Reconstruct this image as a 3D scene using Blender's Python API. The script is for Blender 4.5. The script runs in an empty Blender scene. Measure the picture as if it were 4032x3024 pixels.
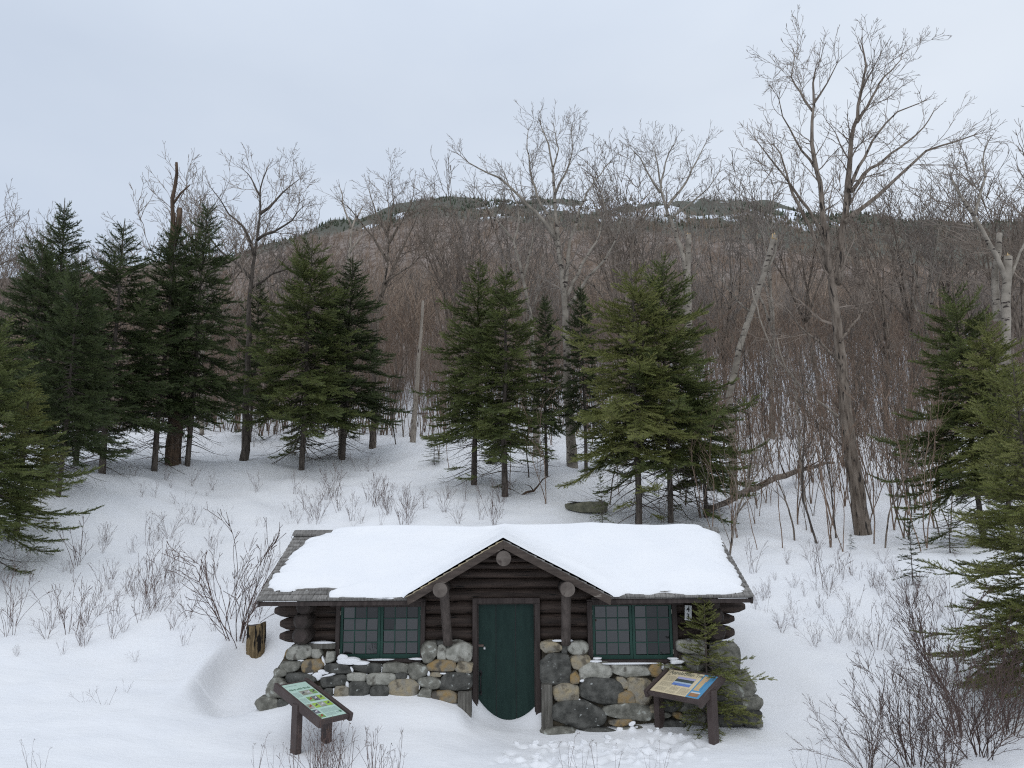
import bpy, bmesh, math, random
import numpy as np
from mathutils import Vector, Matrix
PI=math.pi
S=bpy.context.scene
COL=S.collection
# ------------------------------------------------------------------ camera
F=3028.0; H=3.28; PIT=math.radians(10.0); ROL=math.radians(0.42)
CAM=np.array([0.,0.,H])
def ray(px,py):
    dx=px-2016.; dy=py-1512.
    x=dx*math.cos(ROL)-dy*math.sin(ROL); y=dx*math.sin(ROL)+dy*math.cos(ROL)
    c,s=math.cos(PIT),math.sin(PIT)
    return np.array([x/F, c+(y/F)*s, s-(y/F)*c])
def P(px,py,Y):
    d=ray(px,py); t=Y/d[1]
    return CAM+d*t
def proj(p):
    p=np.asarray(p,float)-CAM
    c,s=math.cos(PIT),math.sin(PIT)
    d=p[...,1]*c+p[...,2]*s; u=-p[...,1]*s+p[...,2]*c
    x=F*p[...,0]/d; y=-F*u/d
    # inverse of the roll used in ray()
    dx=x*math.cos(ROL)+y*math.sin(ROL); dy=-x*math.sin(ROL)+y*math.cos(ROL)
    return dx+2016,dy+1512,d
cam_data=bpy.data.cameras.new('camera'); cam=bpy.data.objects.new('camera',cam_data); COL.objects.link(cam)
cam_data.sensor_width=36; cam_data.lens=36*F/4032; cam_data.clip_end=5000; cam_data.clip_start=.1
R0=Vector((1,0,0)); U0=Vector((0,-math.sin(PIT),math.cos(PIT))); 
Xc=math.cos(ROL)*R0-math.sin(ROL)*U0; Yc=math.sin(ROL)*R0+math.cos(ROL)*U0; Zc=Xc.cross(Yc)
M=Matrix((Xc,Yc,Zc)).transposed().to_4x4(); M.translation=Vector(CAM); cam.matrix_world=M
S.camera=cam
# ------------------------------------------------------------------ materials
def nodes(name):
    m=bpy.data.materials.new(name); m.use_nodes=True
    nt=m.node_tree; b=nt.nodes['Principled BSDF']
    return m,nt,b
def N(nt,t,**k):
    n=nt.nodes.new(t)
    for a,v in k.items():
        if a in n.inputs: n.inputs[a].default_value=v
        else: setattr(n,a,v)
    return n
def c4(c): return (c[0],c[1],c[2],1)
def coord(nt,scale=(1,1,1),obj=True):
    tc=N(nt,'ShaderNodeTexCoord'); mp=N(nt,'ShaderNodeMapping'); mp.inputs['Scale'].default_value=scale
    nt.links.new(tc.outputs['Object' if obj else 'Generated'],mp.inputs[0]); return mp.outputs[0]
def noisemat(name,c1,c2,scale=5,detail=5,rough=.8,stretch=(1,1,1),bump=.3,bscale=30,bdist=.01,spec=.3,lo=.35,hi=.65,c3=None,s3=3,lo3=.6,hi3=.68,st3=None,island=0,bst=None):
    m,nt,b=nodes(name); L=nt.links.new
    v=coord(nt,stretch)
    n=N(nt,'ShaderNodeTexNoise',Scale=scale,Detail=detail); L(v,n.inputs['Vector'])
    r=N(nt,'ShaderNodeMapRange'); r.inputs[1].default_value=lo; r.inputs[2].default_value=hi; L(n.outputs[0],r.inputs[0])
    mx=N(nt,'ShaderNodeMix',data_type='RGBA'); mx.inputs[6].default_value=c4(c1); mx.inputs[7].default_value=c4(c2); L(r.outputs[0],mx.inputs[0])
    out=mx.outputs[2]
    if c3:
        v3=coord(nt,st3 or stretch)
        n3=N(nt,'ShaderNodeTexNoise',Scale=s3,Detail=4); L(v3,n3.inputs['Vector'])
        r3=N(nt,'ShaderNodeMapRange'); r3.inputs[1].default_value=lo3; r3.inputs[2].default_value=hi3; L(n3.outputs[0],r3.inputs[0])
        m3=N(nt,'ShaderNodeMix',data_type='RGBA'); L(out,m3.inputs[6]); m3.inputs[7].default_value=c4(c3); L(r3.outputs[0],m3.inputs[0]); out=m3.outputs[2]
    if island:
        g=N(nt,'ShaderNodeNewGeometry'); ri=N(nt,'ShaderNodeMapRange'); ri.inputs[3].default_value=1-island; ri.inputs[4].default_value=1+island
        L(g.outputs['Random Per Island'],ri.inputs[0])
        hs=N(nt,'ShaderNodeHueSaturation'); L(ri.outputs[0],hs.inputs['Value']); L(out,hs.inputs['Color']); out=hs.outputs[0]
    L(out,b.inputs['Base Color']); b.inputs['Roughness'].default_value=rough; b.inputs['Specular IOR Level'].default_value=spec
    if bump:
        vb=coord(nt,bst or stretch)
        nb=N(nt,'ShaderNodeTexNoise',Scale=bscale,Detail=6); L(vb,nb.inputs['Vector'])
        bp=N(nt,'ShaderNodeBump',Strength=bump,Distance=bdist); L(nb.outputs[0],bp.inputs['Height']); L(bp.outputs[0],b.inputs['Normal'])
    return m
M_={}
M_['snow']=noisemat('snow',(.84,.845,.86),(.87,.87,.875),1.5,4,.6,bump=.32,bscale=8,bdist=.03,spec=.2,bst=(.7,1.8,1))
M_['log']=noisemat('dark_log',(.027,.0185,.0145),(.068,.047,.037),3,5,.7,(.6,6,6),.5,14,.012,.3,c3=(.007,.006,.005),s3=5,lo3=.62,hi3=.66)
M_['logy']=noisemat('dark_log_side',(.022,.017,.014),(.046,.036,.031),3,5,.7,(6,.6,6),.5,14,.012,.3)
M_['logend']=noisemat('log_end_grain',(.10,.083,.072),(.17,.145,.125),7,6,.85,(1,1,1),.5,25,.008,.2,c3=(.06,.045,.04),s3=3,lo3=.55,hi3=.6)
M_['endg']=noisemat('corner_log_grain',(.032,.025,.022),(.062,.048,.043),7,6,.8,(1,1,1),.6,16,.012,.25)
M_['brace']=noisemat('brace_wood',(.058,.047,.041),(.10,.081,.071),4,5,.8,(5,5,.5),.4,14,.008,.25)
M_['trim']=noisemat('trim_wood',(.036,.027,.024),(.062,.048,.043),4,5,.75,(5,5,.6),.3,18,.005,.3)
M_['verge']=noisemat('verge_board',(.052,.040,.034),(.090,.070,.058),4,6,.8,(1,3,6),.45,14,.006,.25,c3=(.22,.19,.16),s3=4,lo3=.68,hi3=.70)
M_['shingle']=noisemat('weathered_shingle',(.13,.122,.112),(.25,.237,.22),6,5,.85,(6,1.2,1.2),.4,22,.004,.2,island=.22)
M_['newedge']=noisemat('pale_shingle_edge',(.42,.34,.20),(.30,.26,.19),3,3,.8,bump=0)
M_['green']=noisemat('door_green_paint',(.008,.024,.020),(.013,.033,.027),5,4,.62,(3,3,.6),.2,30,.004,.22,c3=(.020,.046,.038),s3=12,lo3=.7,hi3=.72)
M_['greenw']=noisemat('window_green_paint',(.009,.046,.033),(.015,.060,.044),4,4,.58,(1,1,1),.15,30,.003,.4)
M_['iron']=noisemat('black_iron',(.008,.008,.009),(.02,.018,.018),8,3,.5,bump=.2)
M_['steel']=noisemat('padlock_steel',(.4,.4,.4),(.55,.55,.54),8,3,.3,bump=0); M_['steel'].node_tree.nodes['Principled BSDF'].inputs['Metallic'].default_value=.9
M_['rust']=noisemat('hasp_rust',(.08,.05,.04),(.16,.11,.09),20,3,.6,bump=.2)
M_['hinge']=noisemat('hinge_cream',(.45,.42,.36),(.5,.47,.4),8,3,.6,bump=0)
sp=dict(scale=9,detail=8,rough=.9,bump=1.,bscale=14,bdist=.035,spec=.2)
M_['s_g']=noisemat('grey_fieldstone',(.12,.117,.098),(.26,.252,.215),c3=(.40,.41,.37),s3=9,lo3=.60,hi3=.66,**sp)
M_['s_l']=noisemat('pale_fieldstone',(.24,.235,.20),(.42,.41,.36),c3=(.14,.13,.11),s3=7,lo3=.58,hi3=.66,**sp)
M_['s_d']=noisemat('dark_fieldstone',(.05,.05,.045),(.12,.118,.106),c3=(.34,.35,.33),s3=13,lo3=.66,hi3=.70,**sp)
M_['s_y']=noisemat('ochre_fieldstone',(.30,.20,.085),(.22,.20,.16),c3=(.10,.09,.075),s3=4,lo3=.54,hi3=.62,**sp)
M_['s_b']=noisemat('tan_fieldstone',(.34,.28,.18),(.26,.24,.20),c3=(.14,.12,.09),s3=6,lo3=.56,hi3=.64,**sp)
M_['mortar']=noisemat('mortar_joint',(.05,.043,.034),(.10,.085,.06),12,5,.95,bump=.6,bscale=20,bdist=.02,spec=.1)
M_['postw']=noisemat('grey_timber',(.075,.07,.06),(.16,.15,.13),6,6,.9,(5,5,.5),.7,12,.01,.2)
M_['signw']=noisemat('brown_sign_post',(.060,.043,.039),(.078,.058,.053),3,3,.6,(2,2,2),.2,40,.002,.3)
M_['mint']=noisemat('mint_panel',(.46,.62,.52),(.50,.66,.57),4,3,.4,bump=0,spec=.4)
M_['cream']=noisemat('cream_panel',(.66,.55,.36),(.70,.60,.41),4,3,.4,bump=0,spec=.4)
def flat(n,c,rough=.45):
    m,nt,b=nodes(n); b.inputs['Base Color'].default_value=c4(c); b.inputs['Roughness'].default_value=rough; return m
M_['blue']=flat('panel_blue',(.10,.30,.50)); M_['ink']=flat('panel_ink',(.12,.13,.10)); M_['inkg']=flat('panel_green_ink',(.10,.20,.13))
M_['textl']=flat('body_text_ink',(.42,.37,.26)); M_['textg']=flat('body_text_grey',(.33,.42,.39))
M_['lav']=flat('picture_sky',(.42,.42,.62)); M_['hilld']=flat('picture_hills',(.07,.09,.09)); M_['lake']=flat('picture_lake',(.15,.24,.55)); M_['lakel']=flat('picture_shore',(.42,.52,.62))
M_['map']=noisemat('map_land',(.62,.50,.24),(.55,.36,.22),9,4,.5,bump=0); M_['rock']=noisemat('picture_rock',(.40,.20,.09),(.20,.16,.12),12,4,.5,bump=0)
M_['pica']=noisemat('picture_grey',(.22,.23,.17),(.42,.42,.36),14,4,.5,bump=0); M_['picb']=noisemat('picture_green',(.16,.30,.10),(.30,.42,.16),14,4,.5,bump=0)
M_['picc']=noisemat('picture_lime',(.30,.46,.06),(.38,.52,.12),14,4,.5,bump=0); M_['picd']=noisemat('picture_dark',(.05,.06,.07),(.20,.20,.22),14,4,.5,bump=0)
M_['bird']=flat('picture_bird',(.10,.09,.10)); M_['birdw']=flat('picture_bird_white',(.6,.6,.6)); M_['birdr']=flat('picture_bird_red',(.35,.08,.05))
M_['plate']=flat('number_plate',(.62,.63,.62)); M_['black']=flat('plate_black',(.01,.01,.01))
M_['glass']=flat('window_glass',(.006,.007,.008),.02); _b=M_['glass'].node_tree.nodes['Principled BSDF']; _b.inputs['IOR'].default_value=1.8
_n=M_['glass'].node_tree; _t=N(_n,'ShaderNodeTexNoise',Scale=3.0,Detail=1); _n.links.new(coord(_n),_t.inputs['Vector']); _q=N(_n,'ShaderNodeBump',Strength=.12,Distance=.02); _n.links.new(_t.outputs[0],_q.inputs['Height']); _n.links.new(_q.outputs[0],_b.inputs['Normal'])
M_['glass_dimrefl']=M_['glass'].copy(); M_['glass_dimrefl'].name='window_glass_dim_reflection'; M_['glass_dimrefl'].node_tree.nodes['Principled BSDF'].inputs['IOR'].default_value=1.55  # weaker mirror stands in for dark reflections on chosen panes
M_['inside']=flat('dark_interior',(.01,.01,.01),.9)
M_['bark']=noisemat('grey_bark',(.12,.094,.074),(.26,.215,.175),3,6,.9,(4,4,.7),.8,7,.03,.15,c3=(.04,.034,.03),s3=5,lo3=.58,hi3=.63,st3=(3,3,.5))
M_['barkd']=noisemat('dark_bark',(.055,.046,.039),(.14,.118,.10),4,6,.9,(4,4,.7),.7,8,.02,.15)
M_['birch']=noisemat('birch_bark',(.19,.165,.135),(.34,.30,.25),3,5,.8,(1,1,1),.5,9,.01,.2,c3=(.05,.04,.035),s3=2.6,lo3=.60,hi3=.64,st3=(1.2,1.2,3.5))
M_['dead']=noisemat('dead_wood',(.26,.22,.18),(.42,.37,.31),3,6,.85,(5,5,.6),.6,9,.02,.15,c3=(.08,.06,.05),s3=3,lo3=.6,hi3=.64)
M_['deadd']=noisemat('dark_dead_wood',(.05,.035,.026),(.14,.095,.065),3,6,.9,(5,5,.6),.7,9,.02,.15)
M_['fresh']=noisemat('fresh_broken_wood',(.50,.34,.16),(.60,.45,.25),9,4,.8,bump=.4)
M_['twig']=noisemat('grey_twigs',(.145,.115,.093),(.26,.215,.178),.5,2,.85,bump=0,spec=.1,island=.25)
M_['twigp']=noisemat('pale_twigs',(.17,.145,.125),(.27,.235,.205),.5,2,.85,bump=0,spec=.1,island=.25)
M_['twigr']=noisemat('reddish_twigs',(.17,.118,.086),(.26,.192,.148),.5,2,.8,bump=0,spec=.15,island=.3)
M_['shrub']=noisemat('shrub_twigs',(.098,.062,.055),(.155,.108,.092),.8,2,.8,bump=0,spec=.15,island=.3)
M_['shrubd']=noisemat('dark_shrub_twigs',(.075,.050,.045),(.13,.095,.080),.8,2,.8,bump=0,spec=.15,island=.3)
M_['hillwood']=noisemat('far_twigs',(.225,.168,.128),(.36,.278,.215),.03,3,.9,bump=0,spec=.05,island=.35)
M_['farspruce']=noisemat('far_spruce',(.055,.066,.045),(.09,.105,.07),.05,3,.9,bump=0,spec=.05,island=.3)
def needle(n,a,b2):
    m=noisemat(n,a,b2,1.6,3,.6,bump=0,spec=.25,island=.35,lo=.4,hi=.6)
    return m
M_['ndark']=needle('dark_fir_needles',(.038,.055,.018),(.075,.098,.034))
M_['nmid']=needle('fir_needles',(.075,.096,.028),(.14,.16,.05))
M_['nolive']=needle('olive_fir_needles',(.14,.155,.042),(.22,.225,.075))
M_['stump']=noisemat('stump_bark',(.12,.085,.045),(.30,.22,.12),3,6,.85,(5,5,.7),.9,7,.04,.2,c3=(.015,.012,.01),s3=3.2,lo3=.55,hi3=.6,st3=(4,4,.8))
M_['slab']=noisemat('slab_stone',(.12,.12,.085),(.21,.20,.14),6,6,.9,bump=.6,bscale=15,bdist=.02)
# ------------------------------------------------------------------ mesh helpers
def link(o,parent=None):
    COL.objects.link(o)
    if parent is not None: o.parent=parent
    return o
def tag(o,label=None,cat=None,group=None,kind=None):
    if label: o['label']=label
    if cat: o['category']=cat
    if group: o['group']=group
    if kind: o['kind']=kind
    return o
def thing(name,label,cat,loc=(0,0,0),rz=0,group=None):
    o=bpy.data.objects.new(name,None); o.empty_display_size=.2; link(o)
    o.location=[float(v) for v in loc]; o.rotation_euler=(0,0,rz)
    return tag(o,label,cat,group)
def raw_mesh(name,V,Fc,mats,mi=None,smooth=False):
    V=np.ascontiguousarray(V,dtype=np.float32); Fc=np.ascontiguousarray(Fc,dtype=np.int32)
    me=bpy.data.meshes.new(name); n,k=Fc.shape
    me.vertices.add(len(V)); me.vertices.foreach_set('co',V.ravel())
    me.loops.add(n*k); me.loops.foreach_set('vertex_index',Fc.ravel())
    me.polygons.add(n); me.polygons.foreach_set('loop_start',np.arange(0,n*k,k,dtype=np.int32))
    me.polygons.foreach_set('loop_total',np.full(n,k,dtype=np.int32))
    for m in mats: me.materials.append(m)
    if mi is not None: me.polygons.foreach_set('material_index',np.asarray(mi,dtype=np.int32))
    me.polygons.foreach_set('use_smooth',np.full(n,bool(smooth)))
    me.update(calc_edges=True); return me
class MB:
    def __init__(s): s.v=[]; s.f=[]; s.m=[]; s.sm=[]
    def add(s,V,Fs,mi=0,smooth=False):
        o=len(s.v); s.v+= [tuple(map(float,p)) for p in V]; s.f+=[tuple(i+o for i in f) for f in Fs]; s.m+=[mi]*len(Fs); s.sm+=[smooth]*len(Fs)
    def box(s,c,size,ax=None,mi=0):
        # ax: 3 unit vectors
        c=np.array(c,float); a=np.eye(3) if ax is None else np.array(ax,float); h=np.array(size,float)/2
        V=[c+a[0]*h[0]*i+a[1]*h[1]*j+a[2]*h[2]*k for i in(-1,1) for j in(-1,1) for k in(-1,1)]
        s.add(V,[(0,1,3,2),(4,6,7,5),(0,4,5,1),(2,3,7,6),(0,2,6,4),(1,5,7,3)],mi)
    def bb(s,x0,x1,y0,y1,z0,z1,mi=0): s.box(((x0+x1)/2,(y0+y1)/2,(z0+z1)/2),(abs(x1-x0),abs(y1-y0),abs(z1-z0)),None,mi)
    def beam(s,p,q,w,h,up=(0,0,1),mi=0):
        p=np.array(p,float);q=np.array(q,float);d=q-p;L=np.linalg.norm(d);d/=L;u=np.array(up,float);sd=np.cross(d,u);sd/=np.linalg.norm(sd);u=np.cross(sd,d)
        s.box((p+q)/2,(L,w,h),(d,sd,u),mi)
    def tube(s,pts,rad,n=8,mi=0,cap=True,rng=None,wob=0,smooth=True,capmi=None):
        pts=[np.array(p,float) for p in pts]; V=[];k=len(pts); ref=None
        for i,p in enumerate(pts):
            d=pts[min(i+1,k-1)]-pts[max(i-1,0)]; d/=np.linalg.norm(d)+1e-9
            if ref is None:
                ref=np.array([1.,0,0]) if abs(d[0])<.8 else np.array([0,1.,0])
            a=ref-d*ref.dot(d); a/=np.linalg.norm(a); b=np.cross(d,a); ref=a
            for j in range(n):
                t=2*PI*j/n; rr=rad[i]*(1+(rng.uniform(-wob,wob) if rng and wob else 0))
                V.append(p+a*math.cos(t)*rr+b*math.sin(t)*rr)
        Fs=[(i*n+j,i*n+(j+1)%n,(i+1)*n+(j+1)%n,(i+1)*n+j) for i in range(k-1) for j in range(n)]
        o=len(s.v); s.add(V,Fs,mi,smooth)
        if cap:
            cm=mi if capmi is None else capmi
            s.f.append(tuple(o+j for j in range(n))[::-1]); s.m.append(cm); s.sm.append(False)
            s.f.append(tuple(o+(k-1)*n+j for j in range(n))); s.m.append(cm); s.sm.append(False)
    def build(s,name,mats,parent=None,org=None,bevel=0,label=None):
        me=bpy.data.meshes.new(name); V=s.v
        if org is not None: V=[(a-org[0],b-org[1],c-org[2]) for a,b,c in V]
        me.from_pydata(V,[],s.f); 
        for m in (mats if isinstance(mats,(list,tuple)) else [mats]): me.materials.append(m)
        me.polygons.foreach_set('material_index',s.m); me.polygons.foreach_set('use_smooth',s.sm); me.update()
        o=link(bpy.data.objects.new(name,me),parent)
        if bevel:
            b=o.modifiers.new('bevel','BEVEL'); b.width=bevel; b.segments=2; b.limit_method='ANGLE'
        if label: o['label']=label
        return o
def segs_mesh(segs,n=3):
    """segs: array (k,8) p0 p1 r0 r1 -> open prisms"""
    A=np.asarray(segs,float); p0=A[:,0:3];p1=A[:,3:6];r0=A[:,6];r1=A[:,7]
    d=p1-p0; d/=np.linalg.norm(d,axis=1,keepdims=True)+1e-9
    ref=np.where(np.abs(d[:,2:3])<.9,np.array([[0,0,1.]]),np.array([[1.,0,0]]))
    a=np.cross(d,ref); a/=np.linalg.norm(a,axis=1,keepdims=True); b=np.cross(d,a)
    k=len(A); V=np.zeros((k,2*n,3))
    for j in range(n):
        t=2*PI*j/n; o=a*math.cos(t)+b*math.sin(t)
        V[:,j]=p0+o*r0[:,None]; V[:,n+j]=p1+o*r1[:,None]
    base=(np.arange(k)*2*n)[:,None]
    Fs=np.concatenate([base+np.array([[j,(j+1)%n,n+(j+1)%n,n+j]]) for j in range(n)],0)
    return V.reshape(-1,3),Fs
# ------------------------------------------------------------------ terrain
rs=np.random.RandomState(7)
WV=[]
for i in range(26):
    lam=3.2*(.80**i)+.12; th=rs.uniform(0,2*PI); WV.append((2*PI/lam*math.cos(th),2*PI/lam*math.sin(th),rs.uniform(0,6.28),lam))
def fbm(x,y,lmin,lmax,amp):
    z=0
    for kx,ky,ph,lam in WV:
        if lmin<=lam<=lmax: z=z+np.sin(kx*x+ky*y+ph+1.3*np.sin(.6*kx*y-.4*ky*x+ph))*amp*lam
    return z
CT=[(1990,2868,12.95),(1300,2792,12.6),(1500,2788,12.6),(1740,2797,12.6),(1600,2880,12.0),(1153,2977,11.55),(1274,2946,11.85),(2588,2872,12.5),(2791,2890,12.25),(2350,2868,12.75),
(-400,3024,9.8),(100,3024,10),(1200,3024,11.0),(2200,3024,11.1),(3300,3024,10.6),(4000,3024,9.8),(4500,3024,9.6),
(100,2800,12.0),(500,2800,12.2),(850,2820,12.5),(1000,2800,12.8),(100,2600,13.8),(500,2600,14.4),(880,2560,14.6),(100,2400,16),(600,2400,16),(900,2450,15.6),(100,2200,18),(600,2200,20),(1000,2300,18.4),(1000,2200,21),
(-300,2400,15),(-300,2050,20),(235,1930,21),(1100,2000,25),(624,1785,30),(100,1790,30),(1190,1845,29),(1870,1910,27),(1500,1960,25),(2000,2068,21.5),(2515,2080,22),(2800,2090,22),(2230,1830,29),(1400,1700,39),(900,1668,40),(400,1680,40),(1900,1695,38),(2300,1695,38),
(3410,2097,23),(3100,2130,21),(3720,2110,21.5),(3000,1950,27),(3300,1840,31),(2800,1700,39),(3600,1690,39),(4000,1700,38),(4000,2000,24),(3000,2400,17),(3500,2500,15.4),(3900,2400,15.1),(3300,2650,13.8),(3700,2700,13.3),(3000,2860,12.9),(3500,2880,12.3),(4000,2850,11.7),(3350,2300,17.2),(3900,2600,13.8),(4400,2300,15),(4500,2700,12.5)]
CP=[P(*c) for c in CT]+[np.array(p,float) for p in [(-7,7,.55),(0,7,.55),(7,7,.55),(-7,3,1.35),(0,3,1.4),(7,3,1.35),(-7,-3,1.75),(0,0,1.62),(7,-3,1.75),(0,-11,1.9),(-20,-8,1.9),(20,-8,1.9),(-20,10,1.2),(20,10,1.2),(-25,22,4),(25,22,3.6),(-35,40,8),(35,40,8),(-3,15.5,1.35),(0,15.8,1.4),(3.2,15.5,1.3)]]
CP=np.array(CP)
def _tps(r2): return np.where(r2>1e-9,.5*r2*np.log(np.maximum(r2,1e-12)),0)
_n=len(CP); _K=_tps(((CP[:,None,:2]-CP[None,:,:2])**2).sum(-1))+np.eye(_n)*.6
_Pm=np.c_[np.ones(_n),CP[:,:2]]; _A=np.zeros((_n+3,_n+3)); _A[:_n,:_n]=_K; _A[:_n,_n:]=_Pm; _A[_n:,:_n]=_Pm.T
_w=np.linalg.solve(_A,np.r_[CP[:,2],0,0,0])
RX=[-1500,0,500,900,1150,1330,1480,1600,1750,1900,2100,2400,2800,3000,3300,3600,4032,5500]
RY=[1240,1080,1040,1000,925,870,822,795,778,775,785,790,790,800,850,878,895,960]
def hillz(x,y):
    px=2016+F*.97*x/np.maximum(y,1); ry=np.interp(px,RX,RY)
    er=np.tan(np.arctan((1512-ry)/F)+PIT)
    f=np.interp(y,[38,60,100,150,250,400,520,700],[0,.27,.41,.48,.64,.86,1.0,.80])
    z=H+y*(.114+(er-.114)*f)
    return z+fbm(x/22,y/22,.5,4,.35)*np.clip((y-60)/80,0,1)
def sst(a,b,x):
    t=np.clip((x-a)/(b-a),0,1); return t*t*(3-2*t)
XD=P(1990,2868,12.95)[0]
_sc=P(925,2690,13.8)
GB=[] # local gaussian bumps x,y,rx,ry,amp
_r=random.Random(4)
for i in range(170):
    q=P(_r.uniform(2000,2720),_r.uniform(2915,3015),11.6); q2=P(_r.uniform(2000,2720),2960,11.6)
    yy=_r.uniform(11.15,12.25); xx=XD+ _r.uniform(0.0,2.9)
    xx+= (yy-11.6)*.4
    s=_r.uniform(.03,.08); GB.append((xx,yy,s,s*_r.uniform(.6,1.4),_r.uniform(-.07,.06)))
for (px,py,r_,a_) in [(2135,2985,.085,-.17),(2170,3000,.07,.06),(2110,2975,.06,.04),(2520,2905,.09,-.07),(2620,2912,.10,-.06),(2350,2960,.14,-.07),(2300,2915,.10,-.05),(2490,2870,.05,.09),(2590,2880,.05,.06),(2650,2890,.12,.04)]:
    d=ray(px,py); t=(H-.1)/(-d[2]); g=CAM+d*t; GB.append((g[0],g[1],r_,r_*.8,a_))
def ground(x,y):
    x=np.asarray(x,float); y=np.asarray(y,float); sh=x.shape; x=x.ravel(); y=y.ravel()
    z=np.zeros(len(x))
    for i in range(0,len(x),20000):
        xs=x[i:i+20000];ys=y[i:i+20000]
        r2=(xs[:,None]-CP[None,:,0])**2+(ys[:,None]-CP[None,:,1])**2
        z[i:i+20000]=_tps(r2)@_w[:_n]+_w[_n]+_w[_n+1]*xs+_w[_n+2]*ys
    far=sst(37,46,y); 
    m=far>0
    if m.any(): z[m]=z[m]*(1-far[m])+hillz(x[m],y[m])*far[m]
    k=np.clip((y-15)/8,0,1)
    z+=fbm(x,y,1.2,4,.006)*(.3+1.6*k)+fbm(x,y,.3,1.2,.0035)
    z+=fbm(x*.28,y*.4,.8,4,.020)*k
    # wind scoop beside the cabin
    sx,sy=_sc[0]+.18,_sc[1]+.1
    q=((x-sx)/.62)**2+((y-sy)/1.15)**2
    z-=.36*np.exp(-q**2.4); z+=.10*np.exp(-(((x-sx+.80)/.16)**2+((y-sy)/1.1)**2))
    z+=.32*np.exp(-((x+4.9)/2.6)**2-((y-23.)/2.2)**2)+.22*np.exp(-((x+10.)/2.8)**2-((y-18.5)/2.)**2)+.2*np.exp(-((x+.3)/2.2)**2-((y-25.5)/1.6)**2)
    # hollow round the boulders at the right corner
    q=((x-4.55)/.5)**2+((y-13.2)/.9)**2; z-=.14*np.exp(-q**2)
    # bank in front of left wall with a cut edge at the doorway
    z+=.13*sst(-.45,-.75,x-XD-.0)*sst(12.05,12.6,y)*sst(14.,13.2,y)*sst(-4.2,-3.2,x)
    # doorway: snow curls up at both sides
    z+= .20*np.clip(np.abs(x-XD)/.45,0,1.2)**2.3*np.exp(-((y-13.1)/.16)**2)*(np.abs(x-XD)<.62)
    z-=.05*np.exp(-((x-2.9)/.5)**2-((y-12.55)/.28)**2)
    near=(y>10.5)&(y<13)&(x>-1)&(x<4.5)
    if near.any():
        xn=x[near];yn=y[near];zz=0
        for gx,gy,a,b,am in GB: zz=zz+am*np.exp(-((xn-gx)/a)**2-((yn-gy)/b)**2)
        z[near]+=zz
    return z.reshape(sh)
def gz(x,y): return float(ground(np.array([x]),np.array([y]))[0])
def gpix(px,py,y0=8,y1=60):
    """where the sight line through a pixel meets the snow"""
    d=ray(px,py); ys=np.arange(y0,y1,.08); pts=CAM+d[None]*(ys/d[1])[:,None]
    g=ground(pts[:,0],pts[:,1]); k=np.where(pts[:,2]<=g)[0]
    if len(k)==0: return None
    p=pts[k[0]]; return np.array([p[0],p[1],g[k[0]]])
def grid_obj(name,xs,ys,fn,mat):
    X,Y=np.meshgrid(xs,ys); Z=fn(X,Y); nx=len(xs); ny=len(ys)
    V=np.stack([X,Y,Z],-1).reshape(-1,3)
    i=np.arange(ny-1)[:,None]*nx+np.arange(nx-1)[None]; i=i.ravel()
    Fs=np.stack([i,i+1,i+nx+1,i+nx],1)
    return link(bpy.data.objects.new(name,raw_mesh(name,V,Fs,[mat],smooth=True)))
ar=np.arange
xs=np.r_[ar(-60,-9,.5),ar(-9,-1,.06),ar(-1,3.6,.03),ar(3.6,9,.06),ar(9,60,.5)]; ys=np.r_[ar(-14,9,.5),ar(9,11,.06),ar(11,12.6,.028),ar(12.6,13.5,.045),ar(13.5,18,.08),ar(18,30,.14),ar(30,47.1,.5)]
o=grid_obj('snow_ground',xs,ys,ground,M_['snow']); o['kind']='structure'
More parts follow.
